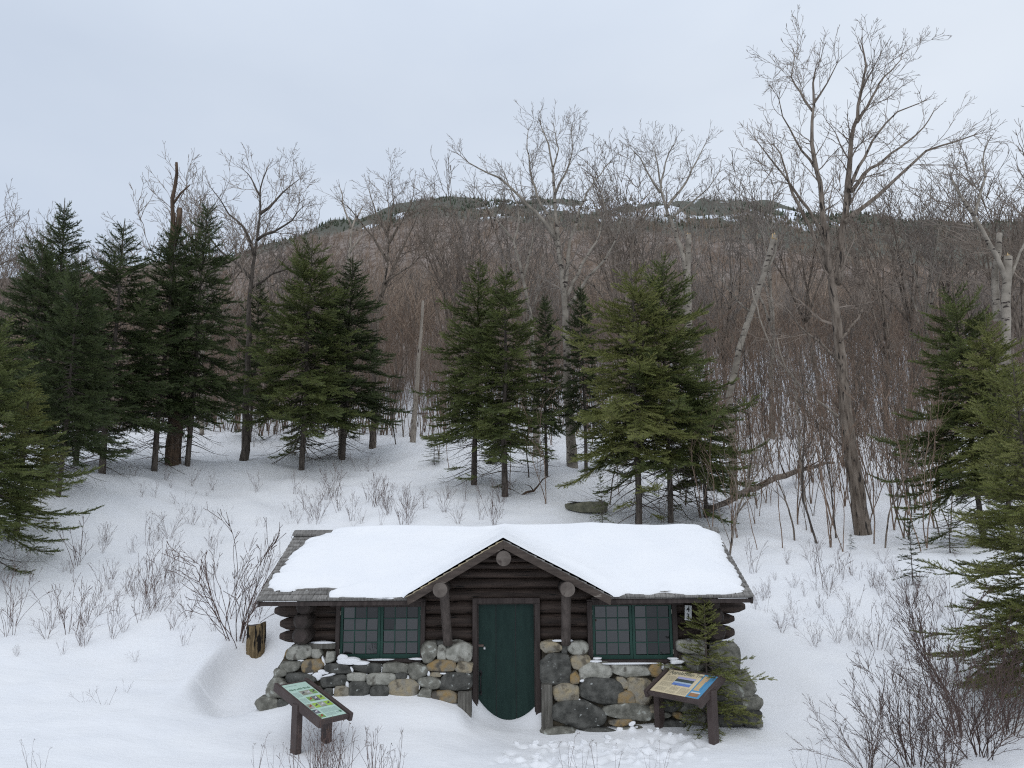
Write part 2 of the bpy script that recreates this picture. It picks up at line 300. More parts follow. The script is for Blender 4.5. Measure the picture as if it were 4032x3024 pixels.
# hillside material: snow, brush litter, white summit patches
def hillmat():
    m,nt,b=nodes('hillside'); L=nt.links.new
    g=N(nt,'ShaderNodeNewGeometry'); sx=N(nt,'ShaderNodeSeparateXYZ'); L(g.outputs['Position'],sx.inputs[0])
    n=N(nt,'ShaderNodeTexNoise',Scale=.25,Detail=6); L(g.outputs['Position'],n.inputs['Vector'])
    r=N(nt,'ShaderNodeMapRange'); r.inputs[1].default_value=.42; r.inputs[2].default_value=.58; L(n.outputs[0],r.inputs[0])
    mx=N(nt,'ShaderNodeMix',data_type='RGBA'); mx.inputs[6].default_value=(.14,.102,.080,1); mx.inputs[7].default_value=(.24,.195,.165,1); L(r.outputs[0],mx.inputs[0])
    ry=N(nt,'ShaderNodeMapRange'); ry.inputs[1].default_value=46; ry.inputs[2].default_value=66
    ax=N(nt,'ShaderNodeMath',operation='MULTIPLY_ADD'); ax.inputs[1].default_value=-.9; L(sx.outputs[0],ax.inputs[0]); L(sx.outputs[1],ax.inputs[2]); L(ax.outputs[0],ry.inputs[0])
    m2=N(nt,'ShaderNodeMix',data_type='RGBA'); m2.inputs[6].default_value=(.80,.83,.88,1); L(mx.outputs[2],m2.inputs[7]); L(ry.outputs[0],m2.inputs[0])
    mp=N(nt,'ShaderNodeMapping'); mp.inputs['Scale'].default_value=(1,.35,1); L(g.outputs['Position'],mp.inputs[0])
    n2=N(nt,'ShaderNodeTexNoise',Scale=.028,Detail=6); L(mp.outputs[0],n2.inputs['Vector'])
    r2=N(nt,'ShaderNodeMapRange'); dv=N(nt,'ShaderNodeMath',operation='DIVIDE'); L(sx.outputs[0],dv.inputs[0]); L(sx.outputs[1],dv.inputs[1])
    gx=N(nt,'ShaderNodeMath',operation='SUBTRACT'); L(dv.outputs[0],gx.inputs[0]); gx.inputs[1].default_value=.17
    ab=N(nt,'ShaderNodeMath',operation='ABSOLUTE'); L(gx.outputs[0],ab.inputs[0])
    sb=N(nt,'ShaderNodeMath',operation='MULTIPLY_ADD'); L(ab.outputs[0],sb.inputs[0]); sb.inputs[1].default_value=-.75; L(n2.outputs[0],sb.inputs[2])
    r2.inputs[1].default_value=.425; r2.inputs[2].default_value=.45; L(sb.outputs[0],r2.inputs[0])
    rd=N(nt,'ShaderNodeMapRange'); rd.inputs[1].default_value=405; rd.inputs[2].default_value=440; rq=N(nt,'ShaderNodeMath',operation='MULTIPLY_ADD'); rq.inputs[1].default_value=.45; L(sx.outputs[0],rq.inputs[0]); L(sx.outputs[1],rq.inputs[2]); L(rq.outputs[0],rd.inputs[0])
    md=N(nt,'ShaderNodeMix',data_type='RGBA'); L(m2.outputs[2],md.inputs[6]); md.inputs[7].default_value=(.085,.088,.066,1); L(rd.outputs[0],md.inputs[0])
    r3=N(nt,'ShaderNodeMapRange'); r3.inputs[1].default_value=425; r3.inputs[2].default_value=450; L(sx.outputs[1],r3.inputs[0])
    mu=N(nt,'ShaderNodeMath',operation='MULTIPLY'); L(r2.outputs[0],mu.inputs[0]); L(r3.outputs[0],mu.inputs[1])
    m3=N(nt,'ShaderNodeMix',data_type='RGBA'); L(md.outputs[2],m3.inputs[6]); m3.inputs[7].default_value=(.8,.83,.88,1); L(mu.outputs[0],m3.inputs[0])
    L(m3.outputs[2],b.inputs['Base Color']); b.inputs['Roughness'].default_value=.9; return m
def fan():
    ya=np.r_[ar(45,120,3),ar(120,700,7)]; az=np.linspace(-1.5,1.5,300)
    A,Y=np.meshgrid(az,ya); X=A*Y; Z=hillz(X,Y); Z=np.where(Y<47.5,Z-.12,Z)
    V=np.stack([X,Y,Z],-1).reshape(-1,3); nx=300; i=(np.arange(len(ya)-1)[:,None]*nx+np.arange(nx-1)[None]).ravel()
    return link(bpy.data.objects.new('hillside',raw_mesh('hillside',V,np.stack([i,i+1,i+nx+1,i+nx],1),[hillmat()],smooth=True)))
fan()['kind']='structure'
# ------------------------------------------------------------------ cabin
YW=13.06
rc=random.Random(11)
def X(px,Y,py=2400): return P(px,py,Y)[0]
def Z(px,py,Y): return P(px,py,Y)[2]
cab=thing('log_cabin','small dark log cabin on fieldstone walls with green door, green windows and snowy roof','cabin',(XD,13.06,0))
ORG=(XD,13.06,0)
YE=12.5
xl=P(1008,2367,YE)[0]; xr=P(2971,2351,YE)[0]; ze=(P(1008,2367,YE)[2]+P(2971,2351,YE)[2])/2
# ridge depth where the sight lines of the ridge ends meet the verges
def ysolve(px,py,x):
    lo,hi=12.,20.
    for _ in range(40):
        m=(lo+hi)/2
        if abs(P(px,py,m)[0])<abs(x): lo=m
        else: hi=m
    return lo
YR=(ysolve(1175,2102,xl)+ysolve(2832,2092,xr))/2
zr=(P(1175,2102,YR)[2]+P(2832,2092,YR)[2])/2
ap=P(1981,2130,12.45); pl=P(1597,2357,12.45); pr=P(2411,2356,12.45)
sl=(ap[2]-pl[2])/(ap[0]-pl[0]); sr=(ap[2]-pr[2])/(pr[0]-ap[0])
sm=(zr-ze)/(YR-YE)
print('CABIN',xl,xr,ze,'ridge',YR,zr,'slope',sm,'apex',ap,sl,sr)
def mainz(y): return np.where(y<=YR,ze+sm*(y-YE),zr-sm*(y-YR))
def porchz(x): return np.where(x<ap[0],ap[2]-sl*(ap[0]-x),ap[2]-sr*(x-ap[0]))
YB=YR+(YR-YE)
# --- roof: shingle courses
rf=MB()
def plane_shingles(b,x0,x1,ya,yb,zf,rows,rg,skip=None,mi=0):
    nrm=None
    for r in range(rows):
        t0=r/rows;t1=(r+1.35)/rows
        y0=ya+(yb-ya)*t0; y1=ya+(yb-ya)*min(t1,1.02)
        x=x0+ (0 if r%2 else -.0)
        xx=x0
        while xx<x1-.01:
            w=rg.uniform(.10,.24); xe=min(xx+w,x1)
            if x1-xe<.05: xe=x1
            if not (skip and skip((xx+xe)/2,y0)):
                j=rg.uniform(-.004,.004)
                za=zf(y0)+.034+j; zb=zf(y1)+.008
                g=.0025
                V=[(xx+g,y0,za),(xe-g,y0,za),(xe-g,y1,zb),(xx+g,y1,zb),(xx+g,y0,za-.022),(xe-g,y0,za-.022),(xe-g,y1,zb-.006),(xx+g,y1,zb-.006)]
                b.add(V,[(0,1,2,3),(4,7,6,5),(0,4,5,1),(1,5,6,2),(3,2,6,7),(0,3,7,4)],mi)
            xx=xe
mz=lambda y: float(mainz(np.array(y)))
inporch=lambda x,y: float(porchz(np.array(x)))>mz(y)+.06
plane_shingles(rf,xl,xr,YE,YR,mz,17,rc,skip=lambda x,y:inporch(x,y))
plane_shingles(rf,xl,xr,YB,YR,mz,10,rc)
# decking
for ya,yb in((YE+.02,YR),(YR,YB-.02)):
    za,zb=mz(ya),mz(yb)
    for (x0,x1) in((xl+.02,pl[0]+.05),(pl[0]+.05,pr[0]-.05),(pr[0]-.05,xr-.02)):
        if ya<YR and abs(x0-pl[0]-.05)<.01: ya=YW+.35; za=mz(ya)
        elif ya<YR: ya=YE+.02; za=mz(ya)
        rf.add([(x0,ya,za+.008),(x1,ya,za+.008),(x1,yb,zb+.008),(x0,yb,zb+.008),(x0,ya,za-.02),(x1,ya,za-.02),(x1,yb,zb-.02),(x0,yb,zb-.02)],[(0,1,2,3),(4,7,6,5),(0,4,5,1),(1,5,6,2),(3,2,6,7),(0,3,7,4)],0)
# ridge cap boards
for s_ in(-1,1):
    rf.add([(xl-.02,YR+s_*.0,zr+.075),(xr+.02,YR,zr+.075),(xr+.02,YR+s_*.15,zr+.075-.15*sm-.005),(xl-.02,YR+s_*.15,zr+.075-.15*sm-.005),
            (xl-.02,YR,zr+.045),(xr+.02,YR,zr+.045),(xr+.02,YR+s_*.15,zr+.045-.15*sm-.005),(xl-.02,YR+s_*.15,zr+.045-.15*sm-.005)],[(0,1,2,3),(4,7,6,5),(0,4,5,1),(1,5,6,2),(3,2,6,7),(0,3,7,4)],0)
roof=rf.build('roof',[M_['shingle'],M_['newedge']],cab,ORG)
# porch roof (cross gable) with its own shingled edge
pf=MB()
for sd,xe,sp_ in((-1,pl[0],sl),(1,pr[0],sr)):
    nrow=13; xw=abs(xe-ap[0])
    for r in range(nrow):
        t0=r/nrow; t1=min((r+1.3)/nrow,1)
        xa=xe-sd*xw*t0; xb=xe-sd*xw*t1
        y=12.42
        # each course runs back until it dives under the main roof
        zc=float(porchz(np.array(xa))); yend=min(max(YE+(zc+.05-ze)/sm,12.75),YR+.1)
        while y<yend:
            w=rc.uniform(.12,.24); ye_=min(y+w,yend)
            za=float(porchz(np.array(xa)))+.036; zb=float(porchz(np.array(xb)))+.012
            V=[(xa,y+.002,za),(xa,ye_-.002,za),(xb,ye_-.002,zb),(xb,y+.002,zb),(xa,y+.002,za-.02),(xa,ye_-.002,za-.02),(xb,ye_-.002,zb-.008),(xb,y+.002,zb-.008)]
            pf.add(V,[(0,1,2,3),(4,7,6,5),(0,4,5,1),(1,5,6,2),(3,2,6,7),(0,3,7,4)],1 if (y<12.45 and sd<0) else 0)
            y=ye_
    # soffit boards
    xa=xe; V=[]
    z0=float(porchz(np.array(xe)))+.008; 
    pf.add([(xe,12.47,z0),(ap[0],12.47,ap[2]+.008),(ap[0],13.1,ap[2]+.008),(xe,13.1,z0),(xe,12.47,z0-.03),(ap[0],12.47,ap[2]-.022),(ap[0],13.1,ap[2]-.022),(xe,13.1,z0-.03)],[(0,1,2,3),(4,7,6,5),(0,4,5,1),(1,5,6,2),(3,2,6,7),(0,3,7,4)],0)
pf.build('porch_roof',[M_['shingle'],M_['newedge']],cab,ORG)
for sd,bot in((-1,P(1618,2374,12.44)),(1,P(2365,2368,12.44))):
    b=MB(); top=np.array([ap[0]-sd*0.0,12.44,ap[2]-.06]); e=pl if sd<0 else pr
    d=np.array([e[0]-ap[0],0,e[2]-ap[2]]); L=np.linalg.norm(d); d/=L; n=np.array([-d[2],0,d[0]])*(1 if sd>0 else -1); 
    if n[2]<0: n=-n
    # plumb cut at the apex, square cut below
    w=.125; L2=L-.02
    a0=np.array([ap[0],0,ap[2]+.022]); q=a0+d*L2
    a1=np.array([ap[0],0,ap[2]+.022-w/max(n[2],.1)]); q1=q-n*w*1.0+d*.05
    V=[]
    for y in(12.425,12.465): V+=[(a0[0],y,a0[2]),(q[0],y,q[2]),(q1[0],y,q1[2]),(a1[0],y,a1[2])]
    b.add(V,[(0,1,2,3),(7,6,5,4),(0,4,5,1),(1,5,6,2),(2,6,7,3),(3,7,4,0)])
    b.build('verge_board',M_['verge'],cab,ORG,bevel=.006)
# rake boards along the outer slopes and the eave fascia
for x in(xl+.03,xr-.03):
    b=MB(); b.beam((x,YE+.03,ze-.055),(x,YR,zr-.055),.035,.10); b.beam((x,YR,zr-.055),(x,YB-.03,ze-.055),.035,.10); b.build('rake_board',M_['trim'],cab,ORG)
for q0,q1 in((xl+.05,pl[0]+.05),(pr[0]-.05,xr-.05)):
    b=MB(); b.bb(q0,q1,YE+.04,YE+.075,ze-.085,ze-.022); b.build('eave_fascia',M_['trim'],cab,ORG)
# --- snow on the roof
poly_px=[(1292,2098),(1245,2110),(1212,2126),(1186,2145),(1162,2164),(1138,2188),(1114,2215),(1094,2242),(1076,2268),(1064,2288),(1054,2308),(1110,2322),(1180,2318),(1250,2310),(1350,2305),(1358,2310),(1330,2318),(1300,2330),(1296,2347),(1380,2348),(1470,2350),(1545,2352),(1580,2346),(1597,2356),
 (1700,2296),(1800,2236),(1900,2177),(1981,2129),(2060,2172),(2150,2220),(2250,2272),(2350,2324),(2400,2351),(2440,2343),(2470,2330),(2500,2336),(2560,2336),(2600,2326),(2650,2330),(2700,2337),(2780,2338),(2850,2336),(2900,2328),(2922,2318),(2920,2290),(2905,2262),(2880,2210),(2850,2150),(2828,2100),(2812,2080)]
def roofz(x,y): return np.maximum(mainz(y),porchz(x))
def hit_roof(px,py,t=.05):
    d=ray(px,py); ysr=np.arange(12.36,YR+.02,.01); pts=CAM+d[None]*(ysr/d[1])[:,None]
    g=roofz(pts[:,0],pts[:,1])+t; k=np.where((pts[:,2]<=g))[0]
    return pts[k[0]][:2] if len(k) else None
poly=[]
for i,(a,c) in enumerate(poly_px):
    h=hit_roof(a,c)
    if h is None or i in(0,len(poly_px)-1): h=np.array([P(a,c,YR)[0],YR])
    poly.append(np.array([h[0],h[1]-(.02 if 23<=i<=31 else 0)]))
poly[-1]=np.array([xr-.18,YR]); 
poly=np.array(poly); poly=np.vstack([poly,[[xr-.15,YR+1.0],[xr-.15,YB-.1],[xl+.3,YB-.1],[poly[0][0]-.1,YR+.6]]])
def sdist(x,y,pg):
    n=len(pg); dmin=np.full(x.shape,1e9); ins=np.zeros(x.shape,bool)
    for i in range(n):
        a=pg[i];b_=pg[(i+1)%n]; ex,ey=b_-a; t=np.clip(((x-a[0])*ex+(y-a[1])*ey)/(ex*ex+ey*ey+1e-12),0,1)
        dmin=np.minimum(dmin,np.hypot(x-a[0]-t*ex,y-a[1]-t*ey))
        c=((a[1]>y)!=(b_[1]>y))&(x<(b_[0]-a[0])*(y-a[1])/(b_[1]-a[1]+1e-12)+a[0]); ins^=c
    return np.where(ins,dmin,-dmin)
xs=ar(xl,xr+.01,.028); ys=np.r_[ar(12.405,YR+.3,.028),ar(YR+.3,YB,.1)]
XX,YY=np.meshgrid(xs,ys); D=sdist(XX,YY,poly)+(fbm(XX,YY,.25,1.2,.014)+fbm(XX*.6,YY*1.6,.12,.4,.03))*sst(12.45,12.75,YY)
mzv=mainz(YY); pzv=np.where(YY<YR+.2,porchz(XX),-9)
k=.07; hh=np.clip(.5+.5*(mzv-pzv)/k/2,0,1); base=mzv*hh+pzv*(1-hh)+k*2*hh*(1-hh)
gy,gx=np.gradient(D,ys,xs); gl=np.hypot(gx,gy)+1e-6
out_=D<0; XX=np.where(out_,XX-D*gx/gl,XX); YY=np.where(out_,YY-D*gy/gl,YY); Dr=D.copy(); D=np.where(out_,0,D)
mzv=mainz(YY); pzv=np.where(YY<YR+.2,porchz(XX),-9)
hh=np.clip(.5+.5*(mzv-pzv)/k/2,0,1); base=mzv*hh+pzv*(1-hh)+k*2*hh*(1-hh)
edge=1-np.exp(-np.clip(D,0,9)/.13)
T=.115+fbm(XX,YY,.9,4,.0035)+fbm(XX,YY,.2,.9,.0025)
porchdom=sst(.12,-.05,mzv-pzv); T=T*(1-.40*porchdom*sst(13.6,12.9,YY))
T*=np.where(XX<xl+2.4,.88+.12*sst(xl+.2,xl+2.4,XX),1)
T=T*sst(-.02,.5,(zr-mzv)*0+.5)
valley=np.exp(-((mzv-pzv)/.16)**2); T+=.05*valley*sst(12.5,12.9,YY)
ZZ=base+.028+T*edge; ZZ[Dr<0]-=.012
ok=Dr>-.035
nx=len(xs);idx=np.full(ok.shape,-1); idx[ok]=np.arange(ok.sum())
V=np.stack([XX[ok],YY[ok],ZZ[ok]],-1)
q=ok[:-1,:-1]&ok[1:,:-1]&ok[:-1,1:]&ok[1:,1:]
Fs=np.stack([idx[:-1,:-1][q],idx[:-1,1:][q],idx[1:,1:][q],idx[1:,:-1][q]],1)
sn=link(bpy.data.objects.new('roof_snow',raw_mesh('roof_snow',V,Fs,[M_['snow']],smooth=True)))
tag(sn,'thick white snow lying over the shingled cabin roof','snow',kind='stuff')
# --- log walls
def log(b,p,q,r,rg,n=12,mi=0,capmi=None,k=9,wob=.03):
    p=np.array(p,float);q=np.array(q,float); pts=[p+(q-p)*i/k for i in range(k+1)]
    f=[1+rg.uniform(-.04,.04) for _ in pts]
    b.tube(pts,[r*v for v in f],n,mi,True,None,0,True,capmi)
crs=[(2367,2418),(2419,2471),(2472,2524)]
WX0=X(1322,YW);WX1=X(1672,YW);WX2=X(2333,YW);WX3=X(2668,YW); DX0=X(1859,YW);DX1=X(2127,YW)
lw=MB(); YL=YW+.09
def zc(a,b_): return Z(1990,(a+b_)/2,YW),abs(Z(1990,a,YW)-Z(1990,b_,YW))/2+.006
for a,b_ in crs:
    z,r=zc(a,b_)
    log(lw,(WX1-.06,YL,z),(DX0+.05,YL,z),r,rc); log(lw,(DX1-.05,YL,z),(WX2+.06,YL,z),r,rc)
for a,b_ in [(2318,2366),(2278,2317),(2243,2277),(2216,2242),(2192,2215),(2165,2191),(2140,2164)]:
    z,r=zc(a,b_); zt=z
    xa=ap[0]-(ap[2]-.03-zt)/sl+.10; xb=ap[0]+(ap[2]-.03-zt)/sr-.10
    if xb-xa>.2: log(lw,(max(xa,WX1-.3),YL,z),(min(xb,WX2+.3),YL,z),r,rc)
# infill behind
lw.bb(WX1-.1,WX2+.1,YL+.02,YL+.12,Z(1990,2560,YW),ze+.05)
lw.build('log_wall',M_['log'],cab,ORG)
b=MB(); z0,z1=Z(1990,2378,YW),Z(1990,2364,YW)
b.bb(X(1300,YW),WX1+.02,YW-.06,YW+.1,ze-.16,ze-.03); b.bb(WX2-.02,X(2690,YW),YW-.06,YW+.1,ze-.16,ze-.03); b.build('header_beam',M_['trim'],cab,ORG,bevel=.01)
# corner logs: long front logs that pass the corner, and side-wall logs ending toward the front
SXL=P(1186,2450,12.8)[0]; SXR=P(2822,2440,12.8)[0]
def faceted(rg,ctr,r,y0,y1,mi=0,cm=1):
    b=MB(); n=10; ph=rg.uniform(0,1); ang=[2*PI*j/n+ph for j in range(n)]
    rr=[r*rg.uniform(.93,1.05) for _ in ang]
    rings=[(y0,.62),(y0+.02,.80),(y0+.09,1.),(y0+.5,1.),(y1,.98)]
    V=[(ctr[0]+math.cos(a)*q*s,y,ctr[1]+math.sin(a)*q*s) for y,s in rings for a,q in zip(ang,rr)]
    Fs=[(i*n+j,i*n+(j+1)%n,(i+1)*n+(j+1)%n,(i+1)*n+j) for i in range(4) for j in range(n)]
    b.add(V,Fs,mi,False); b.f.append(tuple(range(n))); b.m.append(cm); b.sm.append(False); return b
for (px,py,r) in [(1194,2391,.145),(1186,2449,.15),(1183,2505,.155)]:
    p=P(px,py,12.72); faceted(rc,(p[0],p[2]),r,12.70,YR-.02).build('corner_log',[M_['logy'],M_['endg']],cab,ORG)
for (px,py,r) in [(2804,2381,.14),(2820,2430,.145),(2826,2491,.16)]:
    p=P(px,py,12.72); faceted(rc,(p[0],p[2]),r,12.70,YR-.02).build('corner_log',[M_['logy'],M_['endg']],cab,ORG)
for i,(pe,ya,yb) in enumerate([(1077,2381,2431),(1101,2432,2483),(1101,2484,2531)]):
    b=MB(); z=Z(1200,(ya+yb)/2,YW); r=abs(Z(1200,ya,YW)-Z(1200,yb,YW))/2+.006; xe=X(pe,YW)
    b.tube([(xe,YL,z),(xe+.10,YL,z),(xe+.2,YL,z),(WX0+.05,YL,z)],[r*.45,r*.86,r*1.02,r],12,0,True,None,0,False,1); b.build('wall_log',[M_['log'],M_['endg']],cab,ORG)
for i,(pe,ya,yb) in enumerate([(2939,2367,2416),(2894,2417,2461),(2891,2464,2521)]):
    b=MB(); z=Z(2800,(ya+yb)/2,YW); r=abs(Z(2800,ya,YW)-Z(2800,yb,YW))/2+.006; xe=X(pe,YW)
    b.tube([(xe,YL,z),(xe-.10,YL,z),(xe-.2,YL,z),(WX3-.05,YL,z)],[r*.45,r*.86,r*1.02,r],12,0,True,None,0,False,1); b.build('wall_log',[M_['log'],M_['endg']],cab,ORG)
# side gables and back wall
zlow=Z(1990,2531,YW)
for x,nm in((SXL,1),(SXR,2)):
    b=MB(); z=ze-.05
    while z<zr-.1:
        d=(zr-z)/sm; log(b,(x,max(YR-d+.1,YW),z),(x,min(YR+d-.1,YB-.5),z),.11,rc); z+=.2
    b.bb(x-.04,x+.04,YW+.1,YB-.55,zlow-.1,ze-.05); b.build('gable_wall',M_['logy'],cab,ORG)
b=MB(); z=-.1
while z<ze: log(b,(SXL-.3,YB-.55,z),(SXR+.3,YB-.55,z),.12,rc); z+=.22
b.bb(SXL,SXR,YB-.6,YB-.52,-.3,ze); b.build('back_wall',M_['log'],cab,ORG)
# purlins with round cut ends and the slanting braces
for (px,py,r) in [(1983,2199,.122),(1733,2323,.120),(2235,2321,.120)]:
    p=P(px,py,12.40); b=MB(); n=18
    b.tube([(p[0],12.385,p[2]),(p[0],12.40,p[2]),(p[0],13.1,p[2])],[r*.94,r,r*.98],n,0,True,None,0,True,1)
    b.build('purlin',[M_['brace'],M_['logend']],cab,ORG)
for (x0,y0,x1,y1) in [(1747,2345,1764,2524),(2230,2343,2228,2524)]:
    a=P(x0,y0,12.56); c=P(x1,y1,12.90); b=MB(); log(b,a+[0,0,.1],c-[0,0,.04],.078,rc,12); b.build('brace_post',M_['brace'],cab,ORG)
# --- stone walls (traced stone by stone)
def z1(x,y): return 950+x*.53038,2020+y*.53038
def z2(x,y): return 1950+x*.53038,2020+y*.53038
LST=[(340,985,520,1095,'l'),(525,1012,600,1085,'l'),(620,1032,690,1115,'l'),(290,1098,440,1185,'g'),(450,1088,612,1192,'y'),(625,1120,812,1190,'d'),(818,1118,1040,1188,'d'),(1052,1115,1245,1195,'g'),(1242,1118,1382,1235,'g'),(240,1158,335,1225,'g'),(340,1190,555,1265,'d'),(572,1200,782,1300,'d'),(788,1190,925,1255,'l'),(932,1192,1140,1295,'l'),(1145,1188,1232,1242,'d'),(800,1258,955,1410,'d'),(682,1285,797,1378,'b'),(600,1302,680,1362,'d'),(688,1378,792,1422,'y'),(958,1290,1095,1408,'d'),(1097,1238,1308,1412,'b'),(1312,1212,1480,1308,'g'),(1308,1308,1412,1412,'g'),(1415,1312,1597,1430,'y'),(1480,1190,1706,1318,'d'),(1400,1182,1485,1224,'b'),(1383,1095,1588,1178,'y'),(1594,1105,1713,1188,'b'),(1338,960,1450,1115,'g'),(1452,982,1518,1102,'l'),(1518,955,1710,1105,'l'),(1440,950,1556,980,'d'),
 (180,1228,338,1378,'g'),(105,1375,266,1476,'g'),(270,1385,345,1445,'d'),(340,1270,480,1330,'g'),(340,1335,470,1420,'d'),(475,1300,600,1400,'g'),(255,1450,420,1530,'g'),(430,1410,600,1500,'d'),(610,1425,790,1520,'g'),(800,1415,1000,1510,'d'),(1010,1418,1200,1510,'b'),(1210,1415,1400,1520,'g'),(1405,1435,1600,1540,'d'),(1240,1240,1316,1300,'d'),(440,1098,470,1130,'d'),(345,1195,400,1240,'d')]
RST=[(340,955,495,1047,'b'),(540,955,690,1055,'l'),(493,955,542,1052,'d'),(340,1050,556,1268,'d'),(555,1062,707,1164,'b'),(555,1172,626,1266,'y'),(628,1115,866,1236,'l'),(868,1120,1136,1222,'l'),(1136,1120,1232,1226,'y'),(900,1220,992,1320,'b'),(618,1234,940,1416,'d'),(432,1266,616,1402,'b'),(902,1322,1034,1434,'y'),(988,1230,1185,1422,'b'),(432,1398,822,1598,'d'),(822,1415,1170,1538,'g'),(848,1535,1016,1584,'y'),(1360,945,1562,1055,'l'),(1575,965,1818,1200,'g'),(1660,1188,1930,1400,'g'),(1835,1370,1985,1475,'g'),(1840,1468,1985,1586,'d'),(1640,1480,1850,1592,'d'),(1318,1480,1392,1534,'y'),(1240,1122,1400,1200,'g'),(1400,1060,1580,1180,'g'),(1235,1370,1400,1475,'d'),(1395,1485,1640,1580,'g'),(1560,1195,1680,1310,'d'),(1640,1400,1840,1482,'d'),(1185,1228,1330,1380,'g'),(1330,1200,1560,1330,'d'),(1340,1335,1600,1480,'g'),(1600,1310,1700,1400,'d'),(1150,1430,1250,1480,'b'),(1180,1480,1310,1530,'g'),(1940,1530,1985,1590,'g'),(345,1598,600,1690,'g'),(620,1600,900,1700,'d'),(900,1590,1180,1690,'g'),(1190,1540,1420,1650,'d')]
def cube_sphere(m):
    V=[];Fs=[];o=0
    for ax in range(3):
        for s in(-1,1):
            for i in range(m+1):
                for j in range(m+1):
                    u=math.tan((i/m*2-1)*PI/4);w=math.tan((j/m*2-1)*PI/4); p=[0,0,0];p[ax]=s;p[(ax+1)%3]=u*s;p[(ax+2)%3]=w
                    V.append(p)
            for i in range(m):
                for j in range(m):
                    a=o+i*(m+1)+j; Fs.append((a,a+m+1,a+m+2,a+1))
            o+=(m+1)**2
    V=np.array(V); V/=np.linalg.norm(V,axis=1,keepdims=True); return V,Fs
CSV,CSF=cube_sphere(8)
def stone(b,c,hx,hy,hz,mi,rg,e=3.4,rough=.06,rot=0):
    e=rg.uniform(2.8,6.5) if e is None else e
    D_=CSV.copy(); r=(np.abs(D_)**e).sum(1)**(-1/e)
    Vv=D_*r[:,None]
    for _ in range(4): # chip corners with random planes
        n=np.array([rg.uniform(-1,1),rg.uniform(-.5,.2),rg.uniform(-1,1)]); n/=np.linalg.norm(n); lim=rg.uniform(.80,1.06)
        d=Vv@n; over=np.clip(d-lim,0,None); Vv-=n[None]*over[:,None]*.85
    for _ in range(5):
        kv=np.array([rg.uniform(-5,5) for _ in range(3)]); Vv*=(1+rough*.35*np.sin(Vv@kv+rg.uniform(0,6)))[:,None]
    for _ in range(4):
        kv=np.array([rg.uniform(-11,11) for _ in range(3)]); Vv*=(1+rough*.16*np.sin(Vv@kv+rg.uniform(0,6)))[:,None]
    fl=Vv[:,1]<-.55; Vv[fl,1]=-.55+(Vv[fl,1]+.55)*.25
    ca,sa=math.cos(rot),math.sin(rot)
    x=Vv[:,0]*hx;y=Vv[:,1]*hy;z=Vv[:,2]*hz
    Vv=np.stack([x*ca-z*sa+c[0],y+c[1],x*sa+z*ca+c[2]],1)
    b.add(Vv,CSF,mi,True)
smi={'g':0,'l':1,'d':2,'y':3,'b':4}; SM=[M_['s_g'],M_['s_l'],M_['s_d'],M_['s_y'],M_['s_b'],M_['mortar'],M_['snow']]
def yfront(py): return 12.93-.00078*(py-2525)
def stones(lst,zf,left):
    b=MB(); rg=random.Random(3 if left else 5)
    for (a,c,d,e,k) in lst:
        x0,y0=zf(a,c);x1,y1=zf(d,e); cy=(y0+y1)/2; Yf=yfront(cy)
        p=P((x0+x1)/2,cy,Yf); q=P(x1,cy,Yf); t=P((x0+x1)/2,y0,Yf)
        hx=abs(q[0]-p[0])*1.08; hz=abs(t[2]-p[2])*1.08; hy=rg.uniform(.18,.23)
        stone(b,(p[0],Yf+hy*.50,p[2]),hx,hy,hz,smi[k],rg,None,rot=rg.uniform(-.05,.05))
    # flanks of the wall, going back
    xx=P(1075,2650,13)[0]+.05 if left else P(2935,2650,13)[0]-.05
    sgn=-1 if left else 1
    for row,(zz,off,hz) in enumerate([(-.1,.25,.2),(.25,.12,.17),(.58,.0,.15),(.86,-.1,.13),(1.08,-.18,.1)]):
        y=13.3
        while y<YB-.5:
            w=rg.uniform(.14,.3); stone(b,(xx+sgn*off,y+w,zz),.18,w,hz*rg.uniform(.9,1.1),rg.choice([0,0,1,2,2,3,4]),rg,None); y+=2*w
    # wall core behind the stones
    if left: pg=[(1150,2540),(1306,2540),(1318,2606),(1668,2606),(1668,2532),(1856,2532),(1856,2950),(1020,2950),(1040,2790),(1080,2650)]
    else: pg=[(2133,2532),(2325,2532),(2330,2606),(2672,2606),(2672,2535),(2880,2540),(2905,2640),(2960,2740),(2990,2860),(2990,2950),(2133,2950)]
    fr=[P(x,y,yfront(y)+.095) for x,y in pg]; n=len(pg)
    V=[tuple(p) for p in fr]+[(p[0],YW+.22,p[2]) for p in fr]
    b.add(V,[tuple(range(n))]+[tuple(range(2*n-1,n-1,-1))]+[(i,i+n,(i+1)%n+n,(i+1)%n) for i in range(n)],5)
    # snow caught in the joints and on ledges
    sl_=[(445,1110,30,22),(630,1185,22,10),(560,1215,40,30),(650,1205,60,10),(815,1165,20,25),(1045,1155,10,30),(790,1290,14,40),(930,1210,12,16),(1235,1225,14,20),(1390,1190,12,22),(690,1320,12,20),(800,1395,10,14),(1100,1380,8,30),(480,1200,60,8),(615,1100,10,40),(1320,1290,8,20),(1500,1190,30,6),(600,1180,30,18)] if left else [(510,1040,14,14),(645,1243,20,10),(1240,1140,12,22),(1500,955,70,6),(1240,1440,16,26),(625,1390,10,10),(348,1302,7,7)]
    for (x,y,w,h) in sl_:
        c=zf(x,y); Yf=yfront(c[1]); p=P(c[0],c[1],Yf+.03); stone(b,p,w*.56/F*12.7,.06,h*.53/F*12.7,6,rg,2.2,rot=rg.uniform(-.4,.4))
    return b.build('stone_wall',SM,cab,ORG)
stones(LST,z1,True); stones(RST,z2,False)
